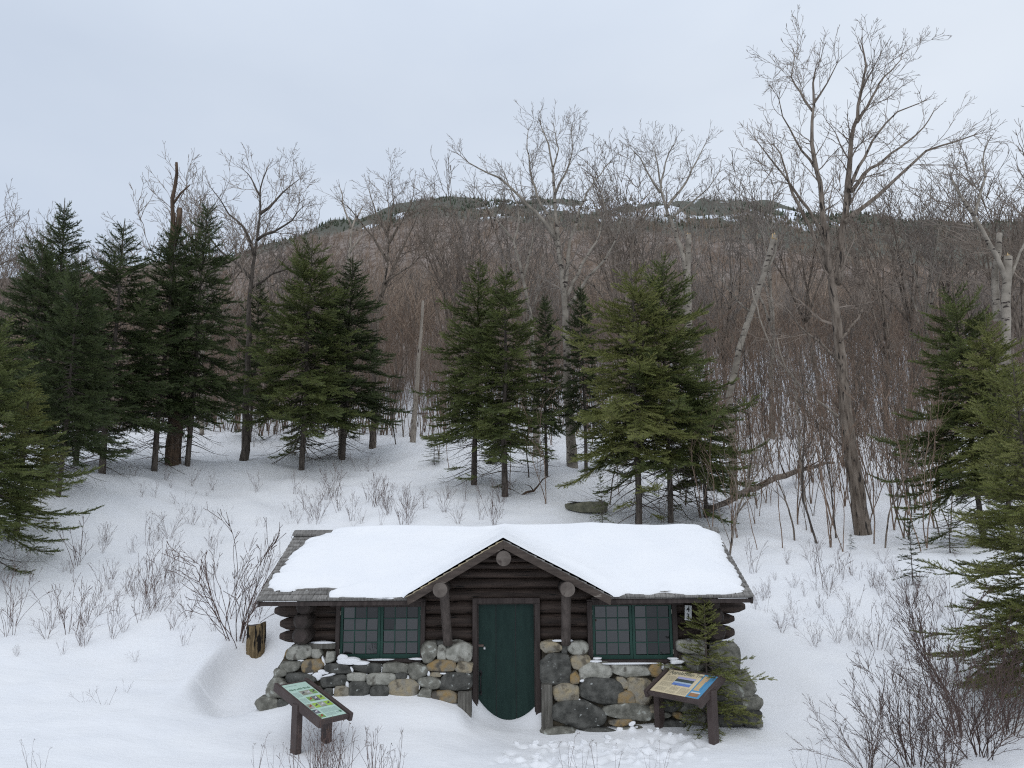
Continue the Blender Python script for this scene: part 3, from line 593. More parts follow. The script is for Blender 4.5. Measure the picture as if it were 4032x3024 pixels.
# upright timbers flanking the door sill and the ledge timber at the left
for (x0,x1,y0,y1) in [(1802,1856,2726,2900),(2132,2178,2697,2900)]:
    Yf=yfront(2800)-.015; b=MB(); a=P(x0,y0,Yf);c=P(x1,y1,Yf); b.bb(a[0],c[0],Yf,Yf+.2,c[2],a[2]); b.build('door_jamb_timber',M_['postw'],cab,ORG,bevel=.02)
b=MB(); a=P(1216,2534,12.9);c=P(1318,2556,12.9); b.bb(a[0],c[0],12.9,13.05,c[2],a[2]); b.build('ledge_timber',M_['postw'],cab,ORG,bevel=.012)
# --- door
YD=YW+.03
b=MB(); g=.006
seams=[1882,1952.5,2029.5,2104]
zt=Z(1990,2379,YD); zb=Z(1990,2900,YD)
for i in range(3): b.bb(X(seams[i],YD)+g,X(seams[i+1],YD)-g,YD,YD+.045,zb,zt)
door=b.build('door',M_['green'],cab,ORG,bevel=.004)
b=MB(); b.bb(X(1883,YD),X(2103,YD),YD+.012,YD+.04,zb,zt-.005); b.build('door_backing',M_['black'],cab,ORG)
for py in(2398,2468,2617,2846):
    for px in(1905,1917,1962,1997,2008,2042,2053,2098,2092)[::2]:
        p=P(px,py,YD); n=MB(); n.tube([(p[0],YD-.004,p[2]),(p[0],YD+.01,p[2])],[.006,.007],6); n.build('nail',M_['iron'],door,ORG)
b=MB(); p=P(1893,2690,YD)
zh0,zh1=P(1893,2650,YD)[2],P(1893,2728,YD)[2]
b.tube([(p[0],YD-.006,zh0),(p[0],YD-.045,zh0-.05),(p[0],YD-.05,(zh0+zh1)/2),(p[0],YD-.045,zh1+.05),(p[0],YD-.006,zh1)],[.012,.009,.012,.009,.012],8)
for zz,hh_ in((zh0,.05),(zh1,.035)): stone(b,(p[0],YD-.004,zz),.026,.008,hh_,0,rc,2)
b.build('door_handle',M_['iron'],door,ORG)
b=MB(); p=P(1893,2541,YD); b.bb(X(1884,YD),X(1904,YD),YD-.014,YD-.004,p[2]-.018,p[2]+.016); b.build('hasp',M_['rust'],door,ORG)
b=MB(); p=P(1908,2550,YD); b.bb(p[0]-.014,p[0]+.014,YD-.035,YD-.012,p[2]-.022,p[2]+.01); b.tube([(p[0]-.01,YD-.022,p[2]+.01),(p[0]-.008,YD-.022,p[2]+.03),(p[0]+.008,YD-.022,p[2]+.03),(p[0]+.01,YD-.022,p[2]+.01)],[.004]*4,6); b.build('padlock',M_['steel'],door,ORG)
b=MB(); YC=YW-.075
xa,xb,xc,xd=X(1860,YC),X(1880,YC),X(2105,YC),X(2126,YC); zz=Z(1990,2355,YC); zi=Z(1990,2377,YC); zbt=Z(1990,2850,YC)
b.bb(xa,xb,YC,YD+.05,zbt,zi); b.bb(xc,xd,YC,YD+.05,zbt,zi); b.bb(xa,xd,YC,YD+.05,zi+.001,zz)
b.bb(xb+.001,xb+.014,YC+.03,YD+.05,zbt,zi-.001); b.bb(xc-.014,xc-.001,YC+.03,YD+.05,zbt,zi-.001); b.bb(xb,xc,YC+.03,YD+.05,zi-.014,zi-.001)
b.build('door_frame',M_['trim'],cab,ORG,bevel=.005)
# --- windows
def window(x0,x1,y0,y1,c0,c1,sill,lean):
    YF=YW-.04
    L=lambda x: X(x,YF,2480)
    zt,zb=Z((x0+x1)/2,y0,YF),Z((x0+x1)/2,y1,YF); xa,xb=L(x0),L(x1)
    w=MB(); YC=YW-.085
    cx0,cx1=X(c0,YC,2480),X(c1,YC,2480)
    w.bb(cx0,xa-.003,YC,YW+.1,zb-.0,zt+.03); w.bb(xb+.003,cx1,YC,YW+.1,zb-.0,zt+.03); w.bb(cx0+.001,cx1-.001,YC+.012,YW+.1,zt+.031,zt+.06)
    fr=w.build('window',M_['trim'],cab,ORG,bevel=.006)
    s=MB(); s.bb(X(sill[0],YC),X(sill[1],YC),YC-.04,YW+.1,Z(x0,sill[3],YC),Z(x0,sill[2],YC)); s.build('sill',M_['trim'],fr,ORG,bevel=.006)
    xm=(xa+xb)/2
    for (a,b_) in((xa,xm-.003),(xm+.003,xb)):
        s=MB(); st=.042; rt=.045; rb=.07; y_0,y_1=YF,YF+.04
        s.bb(a,a+st,y_0,y_1,zb,zt); s.bb(b_-st,b_,y_0,y_1,zb,zt); s.bb(a+st,b_-st,y_0,y_1,zt-rt,zt-.0005); s.bb(a+st,b_-st,y_0,y_1,zb+.0005,zb+rb)
        ia,ib,jt,jb=a+st,b_-st,zt-rt,zb+rb
        for i in(1,2): xx=ia+(ib-ia)*i/3; s.bb(xx-.008,xx+.008,y_0+.006,y_1-.004,jb,jt)
        for j in(1,2,3): zz=jb+(jt-jb)*j/4; s.bb(ia,ib,y_0+.008,y_1-.006,zz-.008,zz+.008)
        sash=s.build('sash',M_['greenw'],fr,ORG,bevel=.002)
        for i in range(3):
            for j in range(4):
                g_=MB(); ax=rc.uniform(-.025,.025); az=rc.uniform(-.05,.05)
                px0,px1=ia+(ib-ia)*i/3+.009,ia+(ib-ia)*(i+1)/3-.009; pz0,pz1=jb+(jt-jb)*j/4+.009,jb+(jt-jb)*(j+1)/4-.009
                g_.add([(px0,YF+.022+ax*(px1-px0),pz0),(px1,YF+.022,pz0),(px1,YF+.022+az*.2,pz1),(px0,YF+.022+az*.2+ax*(px1-px0),pz1)],[(0,1,2,3)]); g_.build('pane',M_['glass_dimrefl'] if ((x0<2000 and j==3 and (a!=xa or i>0)) or (x0<2000 and j==2 and a!=xa and i==0) or (x0>2000 and a!=xa and i>0)) else M_['glass'],fr,ORG)  # hand-picked panes get the glass with the dark reflection built in
        h=MB()
        for zz in(zt-.14,zb+.12):
            xh=a-.003 if a==xa else b_+.003; h.bb(xh-.006,xh+.006,YF-.006,YF+.01,zz-.035,zz+.035)
        h.build('hinge',M_['hinge'],fr,ORG)
    return fr
window(1340,1656,2378,2594,1320,1673,(1352,1662,2596,2609),0)
window(2333,2647,2374,2597,2314,2669,(2330,2660,2598,2611),0)
b=MB(); b.bb(SXL+.2,SXR-.2,YW+.15,YW+.17,0.,ze-.05); b.build('unlit_room_sheet',M_['inside'],cab,ORG)  # black sheet standing in for the darkness of the unlit room
b=MB()  # infill boards behind front logs
b.bb(SXL-.02,WX0+.04,YL+.01,YL+.05,zlow-.15,ze-.04); b.bb(WX3-.04,SXR+.02,YL+.01,YL+.05,zlow-.15,ze-.04); b.build('wall_infill',M_['log'],cab,ORG)
# snow lodged on sills and ledges
def ledge(lst):
    b=MB()
    for (x,y,w,h,Yf) in lst:
        p=P(x,y,Yf); stone(b,p,w/F*12.9,.07,h/F*12.9,0,rc,2.1,.1)
    return b
o=ledge([(1375,2603,46,14,12.86),(1420,2610,35,8,12.84),(1350,2590,20,14,12.88),(1640,2594,28,4,12.92),(1500,2597,50,3,12.92),(1268,2532,46,8,12.95)]).build('ledge_snow',M_['snow'])
tag(o,'snow lodged on the sill and ledge of the left window','snow',kind='stuff')
o=ledge([(2352,2592,18,4,12.9),(2345,2603,24,4,12.86),(2480,2612,110,3,12.84),(2650,2593,20,4,12.9),(2665,2606,28,8,12.84),(2215,2522,40,4,12.9)]).build('ledge_snow',M_['snow'])
tag(o,'thin snow along the sill of the right window','snow',kind='stuff')
# --- number plate
def text_mesh(txt,size,name,mat,parent,frame,off=(0,0,0),bold=0,sx=1,align='LEFT'):
    """frame: origin, right, up, normal"""
    cu=bpy.data.curves.new(name,'FONT'); cu.body=txt; cu.size=size; cu.offset=bold; cu.align_x=align; cu.extrude=.0006
    t=bpy.data.objects.new(name,cu); COL.objects.link(t); dg=bpy.context.evaluated_depsgraph_get(); me=bpy.data.meshes.new_from_object(t.evaluated_get(dg)); COL.objects.unlink(t); bpy.data.objects.remove(t)
    o_,r_,u_,n_=[Vector(v) for v in frame]
    Mx=Matrix((r_*sx,u_,n_)).transposed().to_4x4(); Mx.translation=o_+r_*off[0]+u_*off[1]+n_*(off[2]); me.transform(Mx)
    me.materials.clear(); me.materials.append(mat); me.name=name
    return link(bpy.data.objects.new(name,me),parent)
pc=P(2710,2413,12.88)
npz=thing('number_plate','white plate with black 4 and 3 on the logs beside the right window','house number',pc)
b=MB(); b.box((0,0,0),(.112,.006,.232),mi=0); b.build('plate',M_['plate'],npz,bevel=.002)
for ch,zo in(('4',.016),('3',-.092)): text_mesh(ch,.115,'numeral',M_['black'],npz,((0,-.0045,0),(1,0,0),(0,0,1),(0,-1,0)),(-.034,zo,0),bold=.002)
npz.rotation_euler=(0,math.radians(4),0)
b=MB()
for zz in(.106,-.106): b.tube([(0,-.006,zz),(0,0,zz)],[.006,.006],8)
b.build('screw',M_['iron'],npz)
# ------------------------------------------------------------------ interpretive signs
def sign(c,yaw,tilt,W,L,label,posts,graph,raildrop=.0):
    root=thing('trail_sign',label,'sign',(c[0],c[1],c[2]))
    a=np.array([math.cos(yaw),math.sin(yaw),0]); h=np.array([-math.sin(yaw),math.cos(yaw),0]); u=h*math.cos(tilt)+np.array([0,0,math.sin(tilt)]); n=np.cross(a,u)
    fr=(a,u,n)
    b=MB(); b.box(-n*.012,(W+.03,L+.03,.02),fr); board=b.build('panel_board',M_['signw'],root)
    # side rails, front and back rails
    for s in(-1,1):
        b=MB(); b.box(a*s*(W/2+.045)-n*.03,(.055,L+.14,.115),fr); b.build('side_rail',M_['signw'],root,bevel=.006)
    for s in(-1,1):
        b=MB(); b.box(u*s*(L/2+.028)-n*.03,(W+.034,.04,.062),fr); b.build('end_rail',M_['signw'],root,bevel=.004)
    for s,(px,py,Y) in zip((-1,1),posts):
        ctr=np.array([0.,0,0])+a*s*(W/2+.045)*1.0
        g=P(px,py,Y); b=MB(); zlo=g[2]-c[2]-.5; ztop=-.02
        ax=(a,h,np.array([0,0,1.])); 
        b.box((ctr[0],ctr[1],(zlo+ztop)/2),(.095,.145,ztop-zlo),ax); b.build('post',M_['signw'],root,bevel=.005)
    b=MB(); b.box(n*.001,(W,L,.004),fr); pan=b.build('panel',graph['base'],root)
    def rect(x0,x1,y0,y1,mat,name,lift=.0045):
        # x from left 0..1, y from the top 0..1
        A=a*(x0-.5)*W; B=a*(x1-.5)*W; T_=u*(.5-y0)*L; U_=u*(.5-y1)*L; o_=n*lift
        bb=MB(); V=[A+U_+o_,B+U_+o_,B+T_+o_,A+T_+o_]; V+=[v+n*.0012 for v in V]
        bb.add(V,[(4,5,6,7),(0,1,5,4),(1,2,6,5),(2,3,7,6),(3,0,4,7)]); return bb.build(name,mat,pan)
    def blob(x,y,rx,ry,mat,name,rot=0,lift=.0075):
        bb=MB(); nn=14; V=[]
        for lv in(lift,lift+.001):
            for j in range(nn):
                t=2*PI*j/nn; ex,ey=rx*math.cos(t),ry*math.sin(t); ex,ey=ex*math.cos(rot)-ey*math.sin(rot),ex*math.sin(rot)+ey*math.cos(rot)
                V.append(a*(x-.5)*W+u*(.5-y)*L+a*ex+u*ey+n*lv)
        bb.add(V,[tuple(range(nn,2*nn))]+[(j,(j+1)%nn,(j+1)%nn+nn,j+nn) for j in range(nn)]); return bb.build(name,mat,pan)
    def lines(x0,x1,y0,y1,k,mat,name='text_block'):
        bb=MB(); rg=random.Random(int(x0*100+y0*1000))
        for i in range(k):
            yy=y0+(y1-y0)*(i+.3)/k; xx=x0
            while xx<x1-.01:
                w=rg.uniform(.02,.06); xe=min(xx+w,x1)
                A=a*(xx-.5)*W;B=a*(xe-.5)*W;T_=u*(.5-yy)*L;U_=u*(.5-yy-(y1-y0)/k*.42)*L;o_=n*.0042
                bb.add([A+U_+o_,B+U_+o_,B+T_+o_,A+T_+o_],[(0,1,2,3)]); xx=xe+.008
        return bb.build(name,mat,pan)
    def title(txt,x,y,size,mat,sx=1,bold=0): return text_mesh(txt,size,'title',mat,pan,(tuple(a*(x-.5)*W+u*(.5-y)*L),tuple(a),tuple(u),tuple(n)),(0,0,.0045),bold,sx)
    graph['draw'](rect,blob,lines,title)
    return root
def drawL(rect,blob,lines,title):
    title('Alive with Birds',.07,.19,.075,M_['inkg'],.72,.0012)
    lines(.07,.55,.045,.075,1,M_['textg'])
    pics=[(.34,.54,.235,.36,'pica'),(.545,.745,.235,.36,'pica'),(.75,.96,.235,.36,'picb'),(.34,.54,.42,.545,'picb'),(.545,.745,.42,.545,'picd'),(.75,.96,.42,.545,'picc'),
          (.04,.24,.60,.725,'pica'),(.27,.48,.60,.725,'picc'),(.50,.72,.60,.725,'pica'),(.74,.97,.60,.725,'picc'),(.03,.22,.76,.86,'picd'),(.03,.24,.89,.975,'picb')]
    bm=['bird','birdw','bird','birdr','birdw','bird','birdr','bird','birdw','bird','birdw','birdr']
    for (x0,x1,y0,y1,m),bi in zip(pics,bm):
        rect(x0,x1,y0,y1,M_[m],'picture'); blob((x0+x1)/2,(y0+y1)/2,.030,.013,M_[bi],'bird_picture',.5); blob((x0+x1)/2+.04,(y0+y1)/2-.028,.011,.010,M_[bi],'bird_picture')
    lines(.07,.30,.25,.39,7,M_['textg']); lines(.07,.30,.43,.57,7,M_['textg']); lines(.31,.95,.77,.875,6,M_['textg']); lines(.31,.70,.89,.965,5,M_['textg'])
    rect(.75,.84,.90,.935,M_['textg'],'emblem'); rect(.87,.95,.885,.935,M_['inkg'],'emblem')
def drawR(rect,blob,lines,title):
    rect(.735,1.0,0,1,M_['blue'],'map_band',.0035)
    title('Appalachian Trail',.05,.165,.115,M_['ink'],.80,.0008)
    title('W',.04,.27,.06,M_['ink'],.8)
    rect(.29,.655,.25,.34,M_['lav'],'picture'); rect(.29,.655,.34,.46,M_['hilld'],'picture'); rect(.29,.655,.46,.52,M_['lakel'],'picture'); rect(.29,.655,.52,.62,M_['lake'],'picture')
    rect(.765,.885,.07,.70,M_['map'],'map_land',.0055); rect(.868,.90,.30,.66,M_['blue'],'map_coast',.0072)
    rect(.765,.945,.76,.81,M_['plate'],'picture',.0055); rect(.765,.945,.81,.95,M_['rock'],'picture',.0055)
    lines(.06,.27,.27,.50,10,M_['textl']); lines(.06,.30,.54,.73,8,M_['textl']); lines(.33,.50,.68,.84,7,M_['textl']); lines(.06,.27,.77,.93,7,M_['textl']); lines(.30,.49,.87,.96,4,M_['textl']); lines(.53,.71,.68,.95,11,M_['textl'])
sign((-2.916,11.753,.736),math.radians(47.3),math.radians(15.2),.413,1.109,'brown post sign at left with a mint green bird panel','' or [(1153,2977,11.55),(1274,2946,11.9)],dict(base=M_['mint'],draw=drawL))
sign((2.578,12.299,.805),math.radians(-47.0),math.radians(23.1),.87,.593,'brown post sign at right with a cream and blue trail panel',[(2588,2872,12.5),(2791,2890,12.2)],dict(base=M_['cream'],draw=drawR))
# ------------------------------------------------------------------ bare trees
def nrm(v):
    l=math.sqrt(v[0]*v[0]+v[1]*v[1]+v[2]*v[2])+1e-9; return (v[0]/l,v[1]/l,v[2]/l)
def branch_dir(d,ang,rg):
    ref=(0,0,1) if abs(d[2])<.9 else (1,0,0)
    a=nrm((d[1]*ref[2]-d[2]*ref[1],d[2]*ref[0]-d[0]*ref[2],d[0]*ref[1]-d[1]*ref[0])); b=(d[1]*a[2]-d[2]*a[1],d[2]*a[0]-d[0]*a[2],d[0]*a[1]-d[1]*a[0])
    t=rg.uniform(0,2*PI); c,s=math.cos(ang),math.sin(ang); ct,st=math.cos(t),math.sin(t)
    return nrm(tuple(d[i]*c+(a[i]*ct+b[i]*st)*s for i in range(3)))
def grow(out,p,d,L,r,lv,rg,o):
    """wandering branch with side branches; o: dict of habits"""
    n=max(2,int(L/o['seg'][min(lv,len(o['seg'])-1)])+1); st=L/n; r1=max(r*.30,o['rmin']); w=o['wander']*(1+.25*lv); side=rg.choice((0,1))
    for i in range(n):
        up=o['up']*(.4 if lv==0 else 1)
        d=nrm((d[0]+rg.gauss(0,w),d[1]+rg.gauss(0,w),d[2]+rg.gauss(0,w)+up))
        q=(p[0]+d[0]*st,p[1]+d[1]*st,p[2]+d[2]*st)
        f0=i/n;f1=(i+1)/n; ra=r+(r1-r)*f0; rb=r+(r1-r)*f1
        out.append((*p,*q,ra,rb)); p=q
        if lv<o['levels'] and f1>o['start'][min(lv,len(o['start'])-1)] and rg.random()<o['prob']:
            k=1 if rg.random()<.8 else 2
            for _ in range(k):
                cl=L*rg.uniform(*o['ratio'])*(1-.45*f1)
                if cl>o['minl']: grow(out,p,branch_dir(d,math.radians(rg.uniform(*o['ang'])),rg),cl,max(rb*rg.uniform(.45,.7),o['rmin']),lv+1,rg,o)
    if lv<o['levels']:
        for _ in range(2):
            cl=L*rg.uniform(*o['ratio'])*.6
            if cl>o['minl']: grow(out,p,branch_dir(d,math.radians(rg.uniform(15,35)),rg),cl,r1,lv+1,rg,o)
HAB=dict(seg=[.5,.24,.17,.13,.10],wander=.10,up=.035,levels=4,start=[.1,.10,.1,.1],prob=.85,ratio=(.30,.55),ang=(22,48),minl=.11,rmin=.0056)
def polyline(px,Y0,Y1,jit,rg):
    k=len(px); return [P(x,y,Y0+(Y1-Y0)*i/(k-1)) for i,(x,y) in enumerate(px)]
def refine(pts,step,rg,w):
    out=[pts[0]]
    for a,b in zip(pts[:-1],pts[1:]):
        L=np.linalg.norm(b-a); n=max(1,int(L/step))
        for i in range(1,n+1): out.append(a+(b-a)*i/n+(np.array([rg.gauss(0,w),rg.gauss(0,w),rg.gauss(0,w)]) if i<n else 0))
    return out
def hero(name,label,cat,limbs,seed,bark,twigm,hab=None,group=None,trunkn=1,twigprob=.9,sub0=(.6,1.9),snap=None,extra=None,lift=0,nar=1.0):
    """limbs: (pixel polyline, Y start, Y end, r start, r end, bare fraction, twig?) the first is the trunk"""
    rg=random.Random(seed); o=dict(HAB); o.update(hab or {})
    if lift:
        y0=limbs[0][0][0][1]; ym=min(q[1] for lb in limbs for q in lb[0])
        limbs=[([(cx+(x_-cx)*nar,y_+lift*max(0,(y0-y_)/(y0-ym))**1.5) for x_,y_ in lb[0]],)+tuple(lb[1:]) for cx in [limbs[0][0][-1][0]] for lb in limbs]
    base=polyline(limbs[0][0][:2],limbs[0][1],limbs[0][2],0,rg)[0]
    gzv=gz(base[0],base[1]); base=np.array([base[0],base[1],min(base[2],gzv)])
    root=thing(name,label,cat,base,0,group); T=MB(); out=[]
    for li,lb in enumerate(limbs):
        pl_,Y0,Y1,r0,r1,bf=lb[:6]; tw=lb[6] if len(lb)>6 else True
        pts=polyline(pl_,Y0,Y1,0,rg)
        if li==0: pts=[np.array([pts[0][0],pts[0][1],min(pts[0][2],gzv)-.4])]+pts
        sub=(sub0[0]*2.0,sub0[1]*1.75); pts=refine(pts,.36,rg,.014 if li==0 else .022); m=len(pts)
        rad=[r0+(r1-r0)*(i/(m-1))**.8 for i in range(m)]
        if li==0: rad[0]*=1.25
        T.tube([p-base for p in pts],rad,10 if r0>.1 else 7,0,True,rg,.07 if r0>.1 else .03)
        if not tw: continue
        Ltot=sum(np.linalg.norm(b-a) for a,b in zip(pts[:-1],pts[1:]))
        for i in range(1,m):
            f=i/(m-1)
            if f<bf: continue
            d=nrm(tuple(pts[i]-pts[i-1]))
            for _ in range(2 if rg.random()<.45 else 1):
                if rg.random()<twigprob:
                    L=rg.uniform(*sub)*(1.1-.66*f); grow(out,tuple(pts[i]-base),branch_dir(d,math.radians(rg.uniform(28,55)),rg),L,max(rad[i]*.35,.010),1,rg,o)
        d=nrm(tuple(pts[-1]-pts[-2]))
        if r1<.05:
            for _ in range(3): grow(out,tuple(pts[-1]-base),branch_dir(d,math.radians(rg.uniform(5,28)),rg),rg.uniform(*sub)*.26,r1*.8,1,rg,o)
    T.build('trunk',bark,root)
    if out:
        V,Fs=segs_mesh(out,3); link(bpy.data.objects.new('crown',raw_mesh('crown',V,Fs,[twigm])),root)
    if snap:
        b=MB(); p=P(*snap)-base
        for k_ in range(5):
            q=p+np.array([rg.uniform(-.07,.07),rg.uniform(-.05,.05),0]); b.tube([q-[0,0,.12],q+[rg.uniform(-.02,.02),0,rg.uniform(.05,.2)]],[.06,.008],5,0)
        b.build('broken_top',M_['fresh'],root)
    return root,len(out)
cnt=0
def H_(*a,**k):
    global cnt
    r,n=hero(*a,**k); cnt+=n; return r
# the big maple at the right
H_('maple_tree','tallest bare maple, thick leaning trunk right of cabin with wide forked crown','tree',[
 ([(3408,2100),(3378,1900),(3352,1740),(3334,1604),(3320,1423),(3302,1260),(3284,1134),(3262,953),(3240,800),(3231,678),(3196,515),(3197,418),(3204,352),(3201,260),(3209,217)],23,23.5,.27,.026,.42),
 ([(3298,1090),(3320,940),(3330,835),(3345,678),(3356,542),(3369,445),(3388,352),(3404,282),(3421,190),(3405,105)],23.2,23,.16,.022,.25),
 ([(3333,838),(3470,727),(3540,662),(3605,602),(3670,542),(3790,504),(3865,478)],23,22.2,.085,.018,.35),
 ([(3361,710),(3410,640),(3524,553),(3600,499),(3659,445),(3700,380)],23,24.5,.07,.016,.3),
 ([(3350,700),(3415,570),(3448,499),(3502,428),(3551,380),(3640,345)],23,21.8,.07,.016,.3),
 ([(3383,423),(3442,325),(3497,233),(3565,163)],23,23.9,.06,.015,.15),
 ([(3270,1040),(3238,960),(3166,819),(3117,721),(3079,597),(3040,520)],23.3,24.5,.095,.018,.35),
 ([(3245,900),(3180,780),(3046,602),(2970,504)],23.3,22.0,.07,.015,.4),
 ([(3201,380),(3150,300),(3110,235),(3125,150)],23.5,24.2,.045,.014,.1),
 ([(3201,350),(3260,260),(3300,180)],23.5,22.8,.045,.014,.1),
 ([(3215,620),(3130,500),(3075,400),(3060,330)],23.5,22.6,.05,.014,.2),
 ([(3396,300),(3440,220),(3480,140)],23,22.4,.035,.013,.1),
 ([(3320,1423),(3230,1330),(3140,1260),(3080,1180)],23,21.8,.05,.014,.3),
 ([(3310,1330),(3390,1230),(3440,1120),(3420,1000)],23,24,.045,.014,.3),
],21,M_['bark'],M_['twig'],dict(prob=.84),sub0=(.5,1.6),twigprob=.8,lift=75,nar=.95)
# birch clump in the middle
H_('birch_tree','tall pale birch rising behind the middle firs with several steep limbs','tree',[
 ([(2254,1850),(2245,1680),(2236,1528),(2230,1322),(2220,1117),(2200,933),(2190,810),(2184,687),(2174,574),(2160,480),(2130,400)],29,29,.23,.022,.5),
 ([(2222,1140),(2236,964),(2255,860),(2282,759),(2310,690),(2343,636),(2400,560)],29,30,.10,.016,.3),
 ([(2190,892),(2138,810),(2046,707),(1964,625),(1882,584),(1815,533)],29,28,.095,.015,.3),
 ([(2200,933),(2165,810),(2128,740),(2095,635),(2075,502),(2080,420)],29,30,.09,.015,.3),
 ([(2236,1179),(2313,1056),(2384,974),(2425,892),(2450,790)],29,28,.085,.015,.35),
 ([(2225,1150),(2290,1000),(2350,900),(2380,780),(2370,680)],29,30.5,.08,.015,.35),
 ([(2184,700),(2230,600),(2255,500),(2250,430)],29,28.4,.06,.014,.15),
 ([(2174,600),(2200,500),(2180,400)],29,29.6,.04,.014,.1),
],22,M_['birch'],M_['twigp'],dict(prob=.84),sub0=(.5,1.6),twigprob=.85,lift=95)
H_('birch_tree','slender crooked birch just left of the tall middle birch','tree',[
 ([(2110,1600),(2100,1400),(2092,1251),(2046,1035),(2022,953),(2046,880),(2041,810),(2000,720),(1975,660)],31,31,.15,.016,.45),
 ([(2060,1100),(2090,980),(2110,860),(2100,760)],31,32,.07,.014,.3),([(2020,950),(1960,870),(1900,800),(1850,780)],31,30,.05,.012,.3)],23,M_['birch'],M_['twigp'],dict(prob=.8),sub0=(.5,1.5))
H_('maple_tree','dark bare tree with rounded open crown right of the dead snag','tree',[
 ([(968,1690),(972,1500),(980,1250),(987,1078),(1001,963),(1016,837),(1025,731),(1025,645),(1050,560)],30,30,.19,.022,.52),
 ([(1003,950),(958,818),(900,760),(870,700),(830,640)],30,29,.085,.015,.3),([(1022,760),(1083,702),(1141,635),(1180,600)],30,31,.075,.015,.3),
 ([(990,1050),(930,980),(870,930),(820,860),(800,760)],30,31,.08,.015,.3),([(1010,880),(1080,840),(1150,790),(1190,730)],30,29,.07,.015,.3),
 ([(1025,680),(990,600),(960,560)],30,30.6,.05,.014,.1),([(992,1090),(1070,1030),(1150,1000),(1200,950)],30,30.5,.06,.014,.3)],24,M_['barkd'],M_['twig'],dict(prob=.88),sub0=(.55,1.8),lift=110)
H_('maple_tree','fan-shaped bare tree standing before the left shoulder of the mountain','tree',[
 ([(1470,1700),(1478,1400),(1488,1165),(1526,982),(1531,885),(1525,800),(1530,700)],33,33,.17,.02,.5),
 ([(1500,1120),(1560,960),(1600,860),(1640,760),(1680,690)],33,34,.10,.015,.3),([(1526,960),(1470,850),(1420,780),(1380,720),(1350,690)],33,32,.08,.015,.3),
 ([(1531,880),(1580,780),(1620,700),(1630,630)],33,32,.07,.014,.25),([(1528,850),(1480,740),(1460,660),(1450,620)],33,34,.065,.014,.2),([(1530,820),(1550,700),(1545,620)],33,33.5,.05,.014,.2),
 ([(1510,1060),(1620,980),(1700,880),(1740,800)],33,31.5,.06,.014,.35)],25,M_['bark'],M_['twig'],dict(prob=.88),sub0=(.5,1.7),lift=120)
H_('birch_tree','leaning birch with torn top and bushy windswept crown right of the middle','tree',[
 ([(2725,1640),(2718,1500),(2712,1343),(2707,1117),(2708,1030),(2711,925)],30,30,.21,.12,.9,False),
 ([(2706,1100),(2681,974),(2620,810),(2600,740),(2620,640),(2660,560)],30,30,.12,.016,.45),
 ([(2625,820),(2700,720),(2740,640),(2780,560)],30,31,.07,.014,.2),([(2600,760),(2550,680),(2520,620),(2490,590)],30,29,.06,.014,.2),([(2605,740),(2590,650),(2570,570)],30,30.5,.05,.014,.2),([(2640,860),(2720,800),(2790,740),(2830,680)],30,29,.055,.014,.3)],26,M_['birch'],M_['twigp'],dict(prob=.85),sub0=(.5,1.6),snap=(2711,930,30))
H_('birch_tree','thick pale birch trunk snapped off high, leaning right between firs and maple','tree',[
 ([(2870,1560),(2909,1378),(2954,1242),(3008,1080),(3049,926)],27,27,.155,.085,.6,False),([(3010,1080),(3050,1000),(3058,940)],27,27.2,.07,.045,.9,False),
 ([(2960,1230),(2900,1180),(2840,1090),(2800,1040)],27,26,.04,.012,.3)],27,M_['birch'],M_['twigp'],dict(prob=.4),sub0=(.4,1.),snap=(3047,930,27))
H_('birch_tree','broken birch at the right edge with orange torn top and pale limbs above the fir','tree',[
 ([(3965,1500),(3960,1300),(3962,1160),(3970,1010)],25,25,.19,.13,.95,False),([(3962,1110),(3920,1000),(3840,860),(3780,770),(3750,710)],25,25,.10,.04,.5),
 ([(3925,1260),(3918,1080),(3935,920)],25.4,25.4,.13,.09,.95,False),([(3975,1100),(4040,950),(4100,860)],25,25,.06,.03,.6),([(3835,860),(3880,700),(3870,640),(3890,560)],25,25.6,.05,.02,.4)],28,M_['birch'],M_['twigp'],dict(prob=.5),sub0=(.5,1.3),snap=(3970,1015,25))
H_('dead_tree','dark dead snag with one side spike standing between the left firs','dead tree',[
 ([(690,1700),(686,1300),(680,1100),(673,960),(682,880),(678,790),(690,730),(695,640)],27,27,.30,.05,.99,False),([(684,800),(712,760),(735,740),(748,728)],27,27,.05,.02,.99,False),([(676,980),(700,900),(709,820)],27,26.9,.16,.09,.99,False),([(690,745),(700,720)],27,27,.03,.01,.99,False)],29,M_['deadd'],M_['twig'])
H_('dead_tree','bleached broken trunk without branches between the left and middle firs','dead tree',[
 ([(1625,1760),(1637,1560),(1652,1367),(1666,1184)],34,34,.15,.055,.99,False)],30,M_['dead'],M_['twig'])
H_('dead_tree','gnarled half-dead tree with stubby forks above the left fir pair','dead tree',[
 ([(1350,1500),(1365,1200),(1375,1000),(1385,900),(1400,860)],31,31,.13,.04,.6),([(1385,900),(1350,800),(1337,735)],31,31,.05,.015,.5),([(1400,870),(1425,820)],31,31,.04,.02,.9),([(1375,1000),(1430,920)],31,31,.05,.02,.7)],31,M_['dead'],M_['twigp'],dict(prob=.3),sub0=(.3,.9),twigprob=.4)
H_('dead_tree','pale slanting dead branchy tree low in front of the forest, left of the maple','dead tree',[
 ([(3130,1500),(3050,1400),(2990,1250),(2960,1130)],26,26,.06,.02,.2),([(3300,1640),(3150,1520),(3090,1440),(3060,1330)],25,25,.05,.02,.2)],32,M_['dead'],M_['twigp'],dict(prob=.5,wander=.16),sub0=(.5,1.4))
print('hero segs',cnt)
